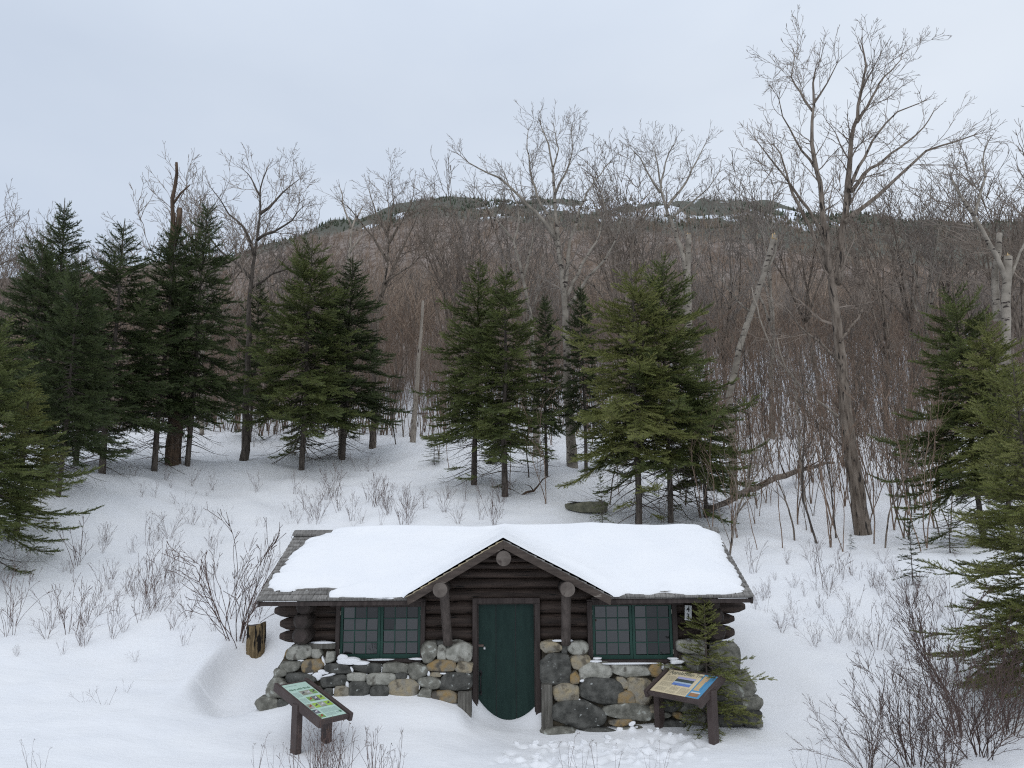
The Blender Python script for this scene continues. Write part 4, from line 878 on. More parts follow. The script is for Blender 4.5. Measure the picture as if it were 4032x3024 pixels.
def copy_tree(root,loc,rz,sc,label=None,group=None):
    r=root.copy(); COL.objects.link(r); r.location=[float(v) for v in loc]; r.rotation_euler=(0,0,rz); r.scale=(sc,sc,sc) if not isinstance(sc,tuple) else sc
    if label: r['label']=label
    if group: r['group']=group
    for ch in list(root.children):
        c=ch.copy(); COL.objects.link(c); c.parent=r
    return r
# prototype bare trees, used for the wood behind
def bare_proto(name,seed,h,r,fork,nl,spread,bark,twigm,hab=None):
    rg=random.Random(seed); o=dict(HAB); o.update(dict(levels=3,prob=.75,minl=.18,seg=[.6,.34,.25,.2],rmin=.0085)); o.update(hab or {})
    root=thing(name,'x','tree'); T=MB(); out=[]
    d=(rg.uniform(-.08,.08),rg.uniform(-.05,.05),1); p=np.array([0,0,-.4]); pts=[p]
    nt=8
    for i in range(nt):
        d=nrm((d[0]+rg.gauss(0,.05),d[1]+rg.gauss(0,.05),d[2]+.05)); p=p+np.array(d)*h*fork/nt; pts.append(p)
        if i>3 and rg.random()<.45: grow(out,tuple(p),branch_dir(d,math.radians(rg.uniform(35,60)),rg),rg.uniform(.9,2.),r*.2,1,rg,o)
    T.tube(pts,[r*(1-.45*i/nt) for i in range(nt+1)],8,0,True,rg,.06)
    for k_ in range(nl):
        az=2*PI*k_/nl+rg.uniform(-.5,.5); an=math.radians(rg.uniform(4,spread)); dd=nrm((math.cos(az)*math.sin(an),math.sin(az)*math.sin(an),math.cos(an)))
        L=h*(1-fork)*rg.uniform(.75,1.02); q=pts[-1] if k_<3 else pts[-2]
        P_=[q]; d2=dd; n2=9
        for i in range(n2):
            d2=nrm((d2[0]+rg.gauss(0,.07),d2[1]+rg.gauss(0,.07),d2[2]+rg.gauss(0,.05)+.03)); P_.append(P_[-1]+np.array(d2)*L/n2)
            if i>=2:
                for _ in range(2 if rg.random()<.5 else 1): grow(out,tuple(P_[-1]),branch_dir(d2,math.radians(rg.uniform(25,50)),rg),L*rg.uniform(.22,.42)*(1.15-.5*i/n2),r*.18*(1-.5*i/n2)+.006,1,rg,o)
        T.tube(P_,[r*.45*(1-.86*i/n2) for i in range(n2+1)],6,0)
        grow(out,tuple(P_[-1]),d2,L*.2,r*.06,1,rg,o)
    T.build('trunk',bark,root); V,Fs=segs_mesh(out,3); link(bpy.data.objects.new('crown',raw_mesh('crown',V,Fs,[twigm])),root)
    return root,len(out)
protos=[]; tot=0
for i,(h,r,fk,nl,spd,bk,tw) in enumerate([(13,.16,.42,5,30,'bark','twig'),(12,.13,.35,6,34,'bark','twig'),(14,.15,.5,4,26,'bark','twigp'),(11,.11,.38,5,36,'birch','twigp'),(13,.12,.45,5,24,'barkd','twigr'),(10,.10,.3,6,30,'bark','twigp'),(12,.12,.4,4,38,'birch','twigp'),(9,.09,.3,5,28,'barkd','twigr')]):
    pr_,n_=bare_proto('bare_tree',100+i,h,r,fk,nl,spd,M_[bk],M_[tw]); protos.append((pr_,h)); tot+=n_
print('proto segs',tot)
used=set()
def put_proto(k,loc,rz,sc,label,group):
    pr_=protos[k][0]
    if k not in used:
        used.add(k); pr_.location=[float(v) for v in loc]; pr_.rotation_euler=(0,0,rz); pr_.scale=(sc,sc,sc); pr_['label']=label; pr_['group']=group; return pr_
    return copy_tree(pr_,loc,rz,sc,label,group)
rt=random.Random(55)
mid=[]
# skyline trees whose top is set from the photograph: (px of the trunk, py of the top, distance, prototype)
for (px,top,Y,k) in [(20,790,46,0),(60,900,50,5),(180,900,52,1),(250,880,48,3),(480,930,56,0),(520,960,60,1),(560,950,52,5),(420,1010,62,4),(860,740,36,3),(790,720,40,1),(900,700,42,0),(1190,830,44,3),(1120,860,47,5),(1250,860,50,7),(1320,850,46,1),(1800,715,42,0),(1900,725,44,5),(1760,755,47,1),(1990,675,40,2),(2050,735,45,3),
  (2380,595,36,0),(2440,655,38,1),(2500,685,46,5),(2560,725,40,6),(2800,675,40,5),(2960,555,38,3),(3160,675,43,0),(3400,675,38,1),(3480,655,42,0),(3600,635,40,3),(3660,675,44,1),(3780,685,41,5),(3900,595,36,0),(3960,535,33,1),(4010,515,30,0),(4060,595,35,3),(4100,635,40,1),(-40,820,44,1),(-120,850,50,0),(300,1000,58,7),(640,950,50,7),]:
    xw=P(px,top,Y)[0]; tz=P(px,top,Y)[2]; g=gz(xw,Y); sc=(tz-g)/protos[k][1]
    put_proto(k,(xw,Y,g),rt.uniform(0,6.28),max(.55,min(1.6,sc*.97)),'bare deciduous tree on the skyline behind the firs','bare trees on the skyline behind the firs')
for i in range(52):
    Y=rt.uniform(44,84); px=rt.uniform(-200,4250)
    if i<12: px=rt.uniform(2550,3900)
    xw=P(px,1500,Y)[0]; g=gz(xw,Y); k=rt.randrange(8); 
    put_proto(k,(xw,Y,g),rt.uniform(0,6.28),rt.uniform(.5,.85),'grey bare tree in the wood on the lower slope','bare trees in the wood on the lower slope')
# ------------------------------------------------------------------ saplings and brush
def sap_proto(seed,h,ns,lean,twigm,bark,rg=None,name='bare_sapling',cat='sapling',r=.014,hab=None):
    rg=random.Random(seed); o=dict(HAB); o.update(dict(levels=2,prob=.55,minl=.12,seg=[.22,.2,.16],rmin=.0045,wander=.065,up=.03,ratio=(.2,.4),ang=(16,36),start=[.3,.15])); o.update(hab or {})
    root=thing(name,'x',cat); out=[]
    for s in range(ns):
        az=rg.uniform(0,2*PI); an=math.radians(rg.uniform(0,lean)); d=nrm((math.cos(az)*math.sin(an),math.sin(az)*math.sin(an),math.cos(an)))
        grow(out,(rg.uniform(-.01,.01)*ns*.4,rg.uniform(-.01,.01)*ns*.4,-.25),d,h*rg.uniform(.65,1)+.25,r*rg.uniform(.7,1.1),0,rg,o)
    V,Fs=segs_mesh(out,4); link(bpy.data.objects.new('stems',raw_mesh('stems',V,Fs,[twigm])),root); return root,h
saps=[sap_proto(200+i,h,ns,ln,M_[tw],None,r=r) for i,(h,ns,ln,tw,r) in enumerate([(4.2,1,6,'twigr',.026),(5,1,5,'bark',.032),(3.6,2,12,'twigr',.02),(4.6,2,9,'twigr',.024),(3.,2,14,'twigp',.017),(5.6,1,7,'barkd',.042),(3.8,3,14,'twigr',.018),(2.4,2,15,'twigr',.012)])]
usd=set()
def put(lst,us,k,loc,rz,sc,label,group):
    pr_=lst[k][0]
    if k not in us:
        us.add(k); pr_.location=[float(v) for v in loc]; pr_.rotation_euler=(0,0,rz); pr_.scale=(sc,sc,sc); pr_['label']=label
        if group: pr_['group']=group
        return pr_
    o=copy_tree(pr_,loc,rz,sc,label,group)
    return o
def near_hero(x,y): return False
# stems standing clear in front, traced bases
for (px,py,k,sc) in [(3217,2140,5,.9),(3080,2157,0,.8),(2984,2165,0,.7),(3128,2130,1,.8),(3270,2155,6,.9),(3320,2174,3,.7),(3290,2120,5,.8),(3438,2142,0,.9),(3420,2100,2,.8),(3485,2158,1,.8),(3560,2120,3,.9),(2868,2230,1,.9),(2880,2150,4,.9),(3630,2170,0,.9),(3650,2160,3,.8),(3520,2090,3,1),(3540,2060,5,.7),(3700,2110,1,.9),(3745,2100,3,.9),
   (2010,1935,0,.8),(2150,1985,3,.7),(2085,1880,5,.7),(1730,1810,2,.8),(1770,1850,0,.7),(1560,1750,5,.8),(910,1700,5,.9),(880,1690,3,1),(940,1700,6,1),(975,1720,3,1),(870,1700,2,1),(960,1690,5,1),(1060,1720,2,.7),(1000,1760,4,.6),(840,1700,6,.8),(2400,1990,1,.7),(2440,1960,0,.8),(2610,2060,4,.9),(2760,2040,6,.8)]:
    g=gpix(px,py); 
    if g is None: continue
    put(saps,usd,k,g,rt.uniform(0,6.28),sc*1.05,'slim bare sapling stem standing in the snow at the edge of the wood','saplings at the edge of the wood')
for i in range(85):
    px=rt.uniform(2740,3800); py=rt.uniform(1800,2130) if i%2 else rt.uniform(1780,1980); g=gpix(px,py)
    if g is not None: put(saps,usd,rt.choice([0,2,3,3,6,7,4,5]),g,rt.uniform(0,6.28),rt.uniform(.6,1.05),'thin upright bare stem rising from the snow between the middle firs and the right edge','stems between the middle firs and the right edge')
ns=0
while ns<170:
    if ns<120: px=rt.uniform(2650,3950); Y=rt.uniform(24,40)
    elif ns<180: px=rt.uniform(1350,2700); Y=rt.uniform(33,41)
    else: px=rt.uniform(650,1350); Y=rt.uniform(31,41)
    xw=P(px,1700,Y)[0]; g=gz(xw,Y); k=rt.choice([0,1,2,3,3,4,6,6,5,7]); put(saps,usd,k,(xw,Y,g),rt.uniform(0,6.28),rt.uniform(.7,1.15),'thin reddish bare sapling in the dense thicket behind the firs','saplings in the dense thicket'); ns+=1
def merged(name,V0,F0,xyz,rz,sc,mats,label,cat,mi0=None):
    k=len(V0); n=len(xyz); c,s=np.cos(rz),np.sin(rz)
    out=np.zeros((n,k,3),np.float32)
    out[:,:,0]=(V0[None,:,0]*c[:,None]-V0[None,:,1]*s[:,None])*sc[:,None]+xyz[:,0:1]
    out[:,:,1]=(V0[None,:,0]*s[:,None]+V0[None,:,1]*c[:,None])*sc[:,None]+xyz[:,1:2]
    out[:,:,2]=V0[None,:,2]*sc[:,None]+xyz[:,2:3]
    Fs=(F0[None]+(np.arange(n)*k)[:,None,None]).reshape(-1,F0.shape[1])
    return out.reshape(-1,3),Fs
def join_stuff(name,batches,mats,label,cat=None):
    VV=[];FF=[];MI=[];o=0
    for (V,Fs,m) in batches: VV.append(V);FF.append(Fs+o);MI.append(np.full(len(Fs),m));o+=len(V)
    ob=link(bpy.data.objects.new(name,raw_mesh(name,np.concatenate(VV),np.concatenate(FF),mats,np.concatenate(MI)))); tag(ob,label,cat,None,'stuff'); return ob
rn=np.random.RandomState(3)
def tri_tree(rg,h,nb,w,brush=False):
    """far tree: limbs and twigs as slim three-sided spindles"""
    segs=[]
    segs.append((0,0,-.5,rg.uniform(-.3,.3),rg.uniform(-.3,.3),h*.62,w*1.6,w*1.0)); 
    top=segs[0][3:6]
    for i in range(nb):
        f=rg.uniform(.3,1) ; p=(top[0]*f,top[1]*f,h*.62*f); az=rg.uniform(0,2*PI); an=math.radians(rg.uniform(8,42)); L=h*rg.uniform(.22,.48)*(1.1-.3*f)
        d=(math.cos(az)*math.sin(an),math.sin(az)*math.sin(an),math.cos(an)); q=tuple(p[j]+d[j]*L for j in range(3)); segs.append((*p,*q,w*.8,w*.35))
        for _ in range(5):
            f2=rg.uniform(.3,1); p2=tuple(p[j]+d[j]*L*f2 for j in range(3)); d2=branch_dir(d,math.radians(rg.uniform(20,50)),rg); L2=L*rg.uniform(.25,.55); q2=tuple(p2[j]+d2[j]*L2 for j in range(3)); segs.append((*p2,*q2,w*.42,w*.2))
    return segs_mesh(segs,3)
# lower-slope wood, beyond the trees one can tell apart
bat=[]
for v in range(5):
    V0,F0=tri_tree(random.Random(300+v),9.5,18,.034); n=540
    Y=48+107*rn.rand(n)**.9; az=rn.uniform(-1.1,1.1,n); x=Y*az; z=hillz(x,Y)
    V,Fs=merged('w',V0,F0,np.stack([x,Y,z],1),rn.uniform(0,6.28,n),rn.uniform(.55,1.1,n),None,None,None); bat.append((V,Fs,v%3))
join_stuff('slope_wood',bat,[M_['hillwood'],M_['twigp'],M_['hillwood']],'grey brown bare wood covering the slope behind the thicket')
bat=[]
for v in range(5):
    V0,F0=tri_tree(random.Random(400+v),8.5,7,.085); n=1950
    Y=np.sqrt(rn.uniform(150**2,455**2,n)); az=rn.uniform(-1.1,1.1,n); x=Y*az; z=hillz(x,Y)
    V,Fs=merged('w',V0,F0,np.stack([x,Y,z],1),rn.uniform(0,6.28,n),rn.uniform(.5,.95,n),None,None,None); bat.append((V,Fs,0))
join_stuff('mountain_wood',bat,[M_['hillwood']],'brown leafless forest clothing the far mountainside')
def far_spruce(rg,h):
    V=[];Fs=[]
    for lv in range(4):
        z0=h*lv*.2; z1=z0+h*.42; r=h*.24*(1-lv*.2); o=len(V); n=5
        for j in range(n): V.append((r*math.cos(2*PI*j/n+lv)*rg.uniform(.7,1.2),r*math.sin(2*PI*j/n+lv)*rg.uniform(.7,1.2),z0))
        V.append((0,0,min(z1,h)))
        for j in range(n): Fs.append((o+j,o+(j+1)%n,o+n))
    return np.array(V),np.array(Fs)
bat=[]
for v in range(3):
    V0,F0=far_spruce(random.Random(v),2.6); n=3600
    Y=rn.uniform(400,535,n); az=rn.uniform(-.8,.8,n); x=Y*az; px=2016+F*.97*x/Y; 
    thr=440-25*np.sin(px/330.)+18*rn.randn(n); clear=.0*Y+np.sin(px/90.+Y/9.)+np.sin(px/210.-Y/14.+2)+.35*rn.randn(n); keep=(Y>thr)&((clear>-.35)|(Y<470))&((np.abs(x/Y-.17)>.13)|(Y<432)|(rn.rand(n)<.3))&(Y+.45*x>415)
    x=x[keep];Y=Y[keep];z=hillz(x,Y)-.3; V,Fs=merged('w',V0,F0,np.stack([x,Y,z],1),rn.uniform(0,6.28,len(x)),rn.uniform(.6,1.5,len(x)),None,None,None); bat.append((V,Fs,0))
join_stuff('summit_spruces',bat,[M_['farspruce']],'dark stunted spruces along the mountain top among snow patches')
# reddish brush behind the firs
bat=[]
for v,(pr_,h) in enumerate([saps[0],saps[2],saps[3],saps[6]]):
    me=[c for c in pr_.children][0].data
    Vv=np.zeros(len(me.vertices)*3,np.float32); me.vertices.foreach_get('co',Vv); Vv=Vv.reshape(-1,3); Fi=np.zeros(len(me.loops),np.int32); me.loops.foreach_get('vertex_index',Fi); Fi=Fi.reshape(-1,4)
    n=420; Y=36.5+33*rn.rand(n)**1.4; px=rn.uniform(-100,4150,n); x=(px-2016)/F*Y*1.0; z=ground(x,Y)
    V,Fs=merged('w',Vv,Fi,np.stack([x,Y,z],1),rn.uniform(0,6.28,n),rn.uniform(.8,1.45,n),None,None,None); bat.append((V,Fs,v%2))
join_stuff('thicket',bat,[M_['twigr'],M_['twig']],'dense reddish brown thicket of saplings under the bare wood')
# ------------------------------------------------------------------ firs
def twig_tmpl(k=7,nw=.0035,nl=.026):
    """unit-length twig on +x with needles to both sides and above"""
    V=[];Fs=[]
    def tri(a,b,c):
        o=len(V); V.extend([a,b,c]); Fs.append((o,o+1,o+2))
    for i in range(k):
        x=.04+.92*i/(k-1); l=.17*(1.05-.25*x)
        for s in(-1,1):
            tri((x-.06,0,0),(x+.06,0,.0),(x+.13,s*l,.07 if i%2 else -.03))
        tri((x-.055,-.012,0),(x+.055,.012,0),(x+.11,0.02,.17))
        if i%2: tri((x-.055,.012,0),(x+.055,-.012,0),(x+.10,-0.03,-.12))
    tri((0,-.02,0),(0,.02,0),(1.05,0,0)); tri((.85,0,-.04),(.9,0,.04),(1.17,0,.03))
    return np.array(V),np.array(Fs)
TW=twig_tmpl()
def place_twigs(P0,Dr,Up,L):
    V0,F0=TW; k=len(V0); n=len(P0)
    Dr=Dr/np.linalg.norm(Dr,axis=1,keepdims=True); Sd=np.cross(Up,Dr); Sd/=np.linalg.norm(Sd,axis=1,keepdims=True)+1e-9; Nn=np.cross(Dr,Sd)
    V=P0[:,None]+ (Dr[:,None]*V0[None,:,0:1]+Sd[:,None]*V0[None,:,1:2]+Nn[:,None]*V0[None,:,2:3])*L[:,None,None]
    Fs=(F0[None]+(np.arange(n)*k)[:,None,None]).reshape(-1,3); return V.reshape(-1,3),Fs
def fir(seed,h,rmax,cb,mat,dens=1.0,tw=.23,trunk_r=None,bare=.25,top=.0,open_=0.,name='fir_tree',sweep=0):
    """cb: height where the green crown starts; bare: share of dead branches beneath"""
    rg=random.Random(seed); root=thing(name,'x','tree'); T=MB(); segs=[]; P0=[];D0=[];U0_=[];L0=[]
    tr=trunk_r or h*.011+.02; lx,ly=rg.uniform(-.02,.02),rg.uniform(-.02,.02)
    def ax(z): return np.array([lx*z+.03*math.sin(z*1.3+seed),ly*z+.03*math.cos(z*1.1+seed),z])
    zz=[-.4]+[h*i/10 for i in range(11)]; T.tube([ax(z) for z in zz],[tr*1.15]+[tr*(1-.93*(z/h))+.004 for z in zz[1:]],8,0,True,rg,.05); T.build('trunk',M_['barkd'],root)
    z=cb*h*.25; lobes=[(rg.uniform(0,2*PI),rg.uniform(.06,.16)) for _ in range(3)]
    while z<h-.045*h:
        f=(z-cb*h)/(h-cb*h) # 0 at crown base, 1 top
        dead=f<0
        ff=max(f,0)
        prof=1.5*rmax*((1-ff)**.80)*(.74+.26*min(1,ff/.16) if not dead else 1); bough=rg.uniform(.75,1.15)
        nb=(rg.choice([3,4,5]) if not dead else rg.choice([3,4,5]))
        if ff>.9: nb=3
        az0=rg.uniform(0,6.28)
        for b in range(nb):
            az=az0+2*PI*b/nb+rg.uniform(-.35,.35); R=prof*bough*rg.uniform(.62,1.18)*(1+sum(a*math.sin(2*az+p_+z*1.7) for p_,a in lobes))
            if rg.random()<.07: R*=1.22
            if dead: R=rmax*rg.uniform(.45,1.1)
            R=max(R,.05+.004*h)
            el=math.radians(-12+54*ff**1.4+rg.uniform(-13,15)) if not dead else math.radians(rg.uniform(-22,4))
            d=np.array([math.cos(az)*math.cos(el),math.sin(az)*math.cos(el),math.sin(el)]); o=ax(min(h-.1,z+rg.uniform(-.22,.22)*(1-.8*ff)*min(1,h/8))); n=max(3,int(R/.13)); pts=[o]; dd=d.copy()
            for i in range(n):
                dd=dd+np.array([rg.gauss(0,.04),rg.gauss(0,.04),(.05 if i>n*.45 else -.035)+rg.gauss(0,.02)]); dd/=np.linalg.norm(dd); pts.append(pts[-1]+dd*R/n)
            br=.006+R*.007
            for i in range(n): segs.append((*pts[i],*pts[i+1],br*(1-.85*i/n),br*(1-.85*(i+1)/n)))
            if dead:
                if rg.random()<.88:
                    for i in range(1,n):
                        if rg.random()<.75:
                            d2=branch_dir(tuple(dd),math.radians(rg.uniform(30,60)),rg); L=R*rg.uniform(.15,.35); q=pts[i]+np.array(d2)*L; segs.append((*pts[i],*q,.004,.0025))
                    continue
            g0=.22 if not dead else .55
            for i in range(1,n+1):
                t=i/n
                if t<g0 : continue
                if rg.random()<open_: continue
                dirn=pts[i]-pts[i-1]; dirn/=np.linalg.norm(dirn); side=np.cross(dirn,[0,0,1.]); side/=np.linalg.norm(side)+1e-9
                for s in(-1,1):
                    Ls=min(R*.46,.80)*(1.15-t*.85)*rg.uniform(.6,1.1)*min(1,dens+.2); Ls=max(Ls,tw*.75*(1-.5*max(0,ff-.75)/.25))
                    sd=dirn*math.cos(.85)+side*s*math.sin(.85)+np.array([0,0,rg.uniform(-.34,.40)]); sd/=np.linalg.norm(sd)
                    m=max(1,int(Ls/(tw*.62))); st=Ls/m
                    segs.append((*pts[i],*(pts[i]+sd*Ls),.0035,.0022))
                    for k_ in range(m):
                        q=pts[i]+sd*st*k_
                        P0.append(q);D0.append(sd+np.array([rg.uniform(-.15,.15),rg.uniform(-.15,.15),rg.uniform(-.1,.2)]));U0_.append((rg.uniform(-.7,.7),rg.uniform(-.7,.7),1));L0.append(tw*rg.uniform(.85,1.2)*(1-.45*max(0,ff-.75)/.25))
                        if rg.random()<.85*dens:
                            s2=rg.choice((-1,1)); s3=np.cross(sd,[0,0,1.]); P0.append(q);D0.append(sd*.75+s3*s2*.75+np.array([0,0,rg.uniform(-.15,.3)]));U0_.append((0,0,1));L0.append(tw*rg.uniform(.6,1.)*(1-.45*max(0,ff-.75)/.25))
                P0.append(pts[i]);D0.append(dirn+np.array([0,0,.1]));U0_.append((rg.uniform(-.3,.3),0,1));L0.append(tw*1.05*(1-.35*max(0,ff-.75)/.25))
        z+= (.15+.02*h)*rg.uniform(.7,1.25)/max(dens,.4)*(.50 if f>.0 else .62)*(.8 if h<4 else 1)
    # leader
    for z_ in (h-.5*tw,h-1.0*tw,h-1.5*tw,h-2.1*tw,h-2.8*tw): 
        P0.append(ax(z_));D0.append(np.array([.04,0,1.]));U0_.append((1,0,0.1));L0.append(tw*.7)
        P0.append(ax(z_));D0.append(np.array([.04,0,1.]));U0_.append((0,1,0.1));L0.append(tw*.7)
    V,Fs=place_twigs(np.array(P0),np.array(D0),np.array(U0_,float),np.array(L0))
    crown=link(bpy.data.objects.new('crown',raw_mesh('crown',V,Fs,[mat])),root)
    V,Fs2=segs_mesh(segs,3); link(bpy.data.objects.new('branches',raw_mesh('branches',V,Fs2,[M_['barkd']])),root)
    return root,h,len(Fs)
TF=0
FP={}
for nm,a in dict(A=(1,8.5,1.75,.22),B=(2,8.5,1.5,.22),C=(3,8.5,2.05,.31),D=(4,7.5,1.15,.25),E=(5,8.0,2.2,.23)).items():
    r_,h_,n_=fir(a[0],a[1],a[2],a[3],M_['nmid']); FP[nm]=(r_,h_); TF+=n_
print('fir tris',TF)
fused=set()
def putfir(k,base,toppy,rz,label,mat,wide=1.0,Y=None,tpx=None):
    r_,h_=FP[k]
    # height from the pixel of the tip
    bx,by,bz=base; d=ray(tpx if tpx else proj(np.array([bx,by,bz]))[0],toppy); tz=CAM[2]+d[2]/d[1]*by; sc=(tz-bz)/h_
    if k in fused: r=copy_tree(r_,base,rz,(sc*wide*.86,sc*wide*.86,sc),label)
    else: fused.add(k); r=r_; r.location=[float(v) for v in base]; r.rotation_euler=(0,0,rz); r.scale=(sc*wide*.86,sc*wide*.86,sc); r['label']=label
    for c in r.children:
        if c.name.startswith('crown'):
            c.material_slots[0].link='OBJECT'; c.material_slots[0].material=M_[mat]
    return r
def B(px,py,Y=None):
    if Y is None: return gpix(px,py)
    x=P(px,py,Y)[0]; return np.array([x,Y,gz(x,Y)])
rf_=random.Random(9)
for (k,b,top,lab,mat,w) in [
 ('B',B(180,1800,27),790,'slim dark fir spire at far left rising behind the broad firs','ndark',.85),
 ('C',B(70,1950,23),930,'broad dark fir at the left edge behind the near olive fir','ndark',.95),
 ('E',B(235,1930,20.5),1010,'dark fir with thick bare trunk foot, second from the left edge','ndark',.82),
 ('A',B(400,1850,24),860,'tall dark fir with pointed tip left of the dead snag','ndark',1.12),
 ('B',B(610,1790,26),860,'narrow dark fir touching the dead snag on its left','ndark',1.0),
 ('A',B(745,1770,27),790,'narrow tall dark fir touching the dead snag on its right','ndark',.85),
 ('B',B(985,1700,34),1090,'small dark fir at the foot of the round-crowned bare tree','ndark',.8),
 ('E',B(1190,1850,None),930,'left and taller fir of the bushy dark pair left of centre','nmid',1.0),
 ('A',B(1350,1810,None),1010,'right and shorter fir of the bushy dark pair left of centre','ndark',1.25),
 ('A',B(1868,1910,None),1020,'left fir of the green pair just left of the tall birch','nmid',1.1),
 ('B',B(1985,1955,None),1040,'right fir of the green pair just left of the tall birch','nmid',1.2),
 ('D',B(2150,1870,27),1150,'thin fir directly in front of the tall birch trunk','ndark',.72),
 ('D',B(2310,1900,28),1110,'sparse narrow fir right of the tall birch trunk','ndark',.8),
 ('C',B(2515,2085,None),1040,'wide olive green fir behind the right half of the cabin','nolive',1.08),
 ('E',B(2640,2060,None),1000,'tall green fir on the right of the wide olive fir','nmid',.92),
 ('A',B(2780,2010,24),1400,'lower green fir on the right flank of the tall green fir','nmid',1.25),
 ('E',B(3890,2260,19.5),1110,'large fir at the right edge in front of the broken birch','nmid',.92),
 ('C',B(4010,2300,18.5),1230,'fir cut by the right edge beside the large fir','nolive',.95),
 ('B',B(300,1820,25.5),1120,'lower dark fir filling the gap between the leftmost firs','ndark',1.3),
 ('E',B(-130,2120,16.5),1230,'near olive fir whose branches reach in from the left edge','nmid',1.08),
 ('B',B(70,2080,18.5),1480,'low olive fir at the left edge under the broad dark fir','nolive',1.3),
]: 
    if b is None: print('MISS',lab); continue
    putfir(k,b,top,rf_.uniform(0,6.28),lab,mat,w)
# near fir at the right edge
r_,h_,n_=fir(40,6.0,1.8,.10,M_['nolive'],1.25,.16); FP['N']=(r_,h_)
b=B(4160,2700,12.4); putfir('N',b,1400,0.6,'nearest fir at the right edge with long branches hanging over the snow','nolive',1.0,tpx=4100)
# little fir in front of the right window
r_,h_,n_=fir(51,2.1,.60,.06,M_['nolive'],1.1,.10,.022,open_=.0,name='young_fir'); FP['Y']=(r_,h_)
b=B(2790,2862,12.62); b=np.array([b[0],12.62,gz(b[0],12.62)]); putfir('Y',b,2335,1.1,'bushy young fir in front of the right window and behind the cream sign','nolive',1.12)
# small firs on the slope
r_,h_,n_=fir(61,1.7,.42,.12,M_['ndark'],.55,.10,.014,open_=.2,name='young_fir'); FP['S']=(r_,h_)
for (px,py,top,lab,w,mt) in [(3599,2305,2049,'sparse young fir standing alone on the snow left of the large right fir',1.,'ndark'),(3355,2163,2103,'tiny flat-topped fir seedling below the big maple',1.25,'ndark'),(3745,2180,2000,'young fir half hidden beside the large right fir',1.7,'nmid'),(1712,1830,1735,'low spreading fir seedling left of the middle green pair',2.2,'nmid'),(2372,2075,1860,'thin young fir just behind the cabin ridge',.7,'nmid'),(2950,1960,1820,'small fir seedling left of the fallen log end',1.3,'ndark'),(30,2130,1990,'low dark fir bough standing out of the snow at left edge',1.8,'ndark')]:
    b=B(px,py)
    if b is None: print('MISS',lab); continue
    putfir('S',b,top,rf_.uniform(0,6.28),lab,mt,w)
# ------------------------------------------------------------------ shrubs
shr=[]
for i,(h,ns_,ln,r) in enumerate([(.75,5,28,.0052),(.9,7,32,.0056),(.6,4,36,.0046),(.8,9,38,.005),(.5,3,40,.0044),(1.0,3,11,.0072)]):
    o,_=sap_proto(500+i,h,ns_,ln,M_['shrubd' if i==5 else 'shrub'],None,name='leafless_shrub',cat='shrub',r=r,hab=dict(levels=2,prob=.36,minl=.05,seg=[.10,.08,.07],rmin=.0022,wander=.08,ratio=(.25,.48),start=[.25,.2])); shr.append((o,h))
su=set()
def shrub(px,py,top,k,label,group,Y=None,wide=1):
    b=gpix(px,py) if Y is None else B(px,py,Y)
    if b is None: return
    dpt=proj(b)[2]; hm=(py-top)/F*dpt if Y is None else top
    hm=max(hm,.15); o=put(shr,su,k,b,rf_.uniform(0,6.28),hm/shr[k][1],label,group); return o
Lg=('leafless reddish twigs poking from the snow bank left of the cabin','twiggy shrubs on the left snow bank')
z9=lambda x,y:(x*.6173,2000+y*.6173)
for (x,y,t) in [(510,380,110),(455,425,340),(400,415,365),(65,755,460),(65,815,540),(315,775,560),(440,800,510),(535,755,500),(640,580,390),(710,830,610),(890,725,500),(935,555,260),(850,290,200),(1045,500,260),(1000,665,440),(1095,775,600),(1170,890,770),(1365,790,660),(1440,715,250),(545,885,720),(510,885,700),(795,800,700),(620,700,560),(680,225,120),(630,245,190),(945,250,80),(1085,205,20),(1220,110,0),(1010,215,110),(1140,480,280),(1100,575,400),(1250,350,270),(1700,410,250),(1640,700,440),(110,955,890),(405,945,870),(865,985,915),(175,330,240),(205,470,380),(90,440,300),(30,490,400),(160,440,370),(860,560,380),(800,540,420),(960,640,470),(740,700,560),(300,840,700),(370,720,560),(1600,640,470),(1560,600,430),(1290,560,420),(1210,700,520),(700,520,420)]:
    X_,Y_=z9(x,y); _,T_=z9(x,t); shrub(X_,Y_,T_,rf_.choice([0,1,1,2,3,0]),*Lg)
shrub(*z9(1512,850),z9(0,60)[1],5,'tall dark forked shrub rising from the snow behind the cut stump',None); shrub(*z9(1520,845),z9(0,230)[1],1,'many-stemmed shrub around the foot of the tall dark shrub',None)
for (x,y,t) in [(555,1240,1150),(670,1255,1140),(800,1180,1100)]:
    X_,Y_=z9(x,y); _,T_=z9(x,t); shrub(X_,Y_,T_,4,'small lone twig tuft in the smooth snow left of the mint sign','twig tufts in the smooth snow')
for i in range(95):
    px=rf_.uniform(120,1500);py=rf_.uniform(1850,2080) if i%2 else rf_.uniform(2050,2330)
    if py>2100 and px>1100: continue
    if py<2250-.35*px and px<500: continue
    shrub(px,py,py-rf_.uniform(25,75),rf_.choice([0,2,4,4,2]),'short bare twigs dotting the snow slope below the left firs','twigs dotting the slope below the left firs')
for i in range(30):
    px=rf_.uniform(1180,1980);py=rf_.uniform(1960,2075)
    shrub(px,py,py-rf_.uniform(50,115),rf_.choice([1,0,3,2]),'bare twigs showing just above the snowy cabin ridge','twigs just above the cabin ridge')
z10=lambda x,y:(3000+x*.6172,2000+y*.6172)
Rg=('leafless twigs in the snow on the slope right of the cabin','twiggy shrubs on the right snow slope')
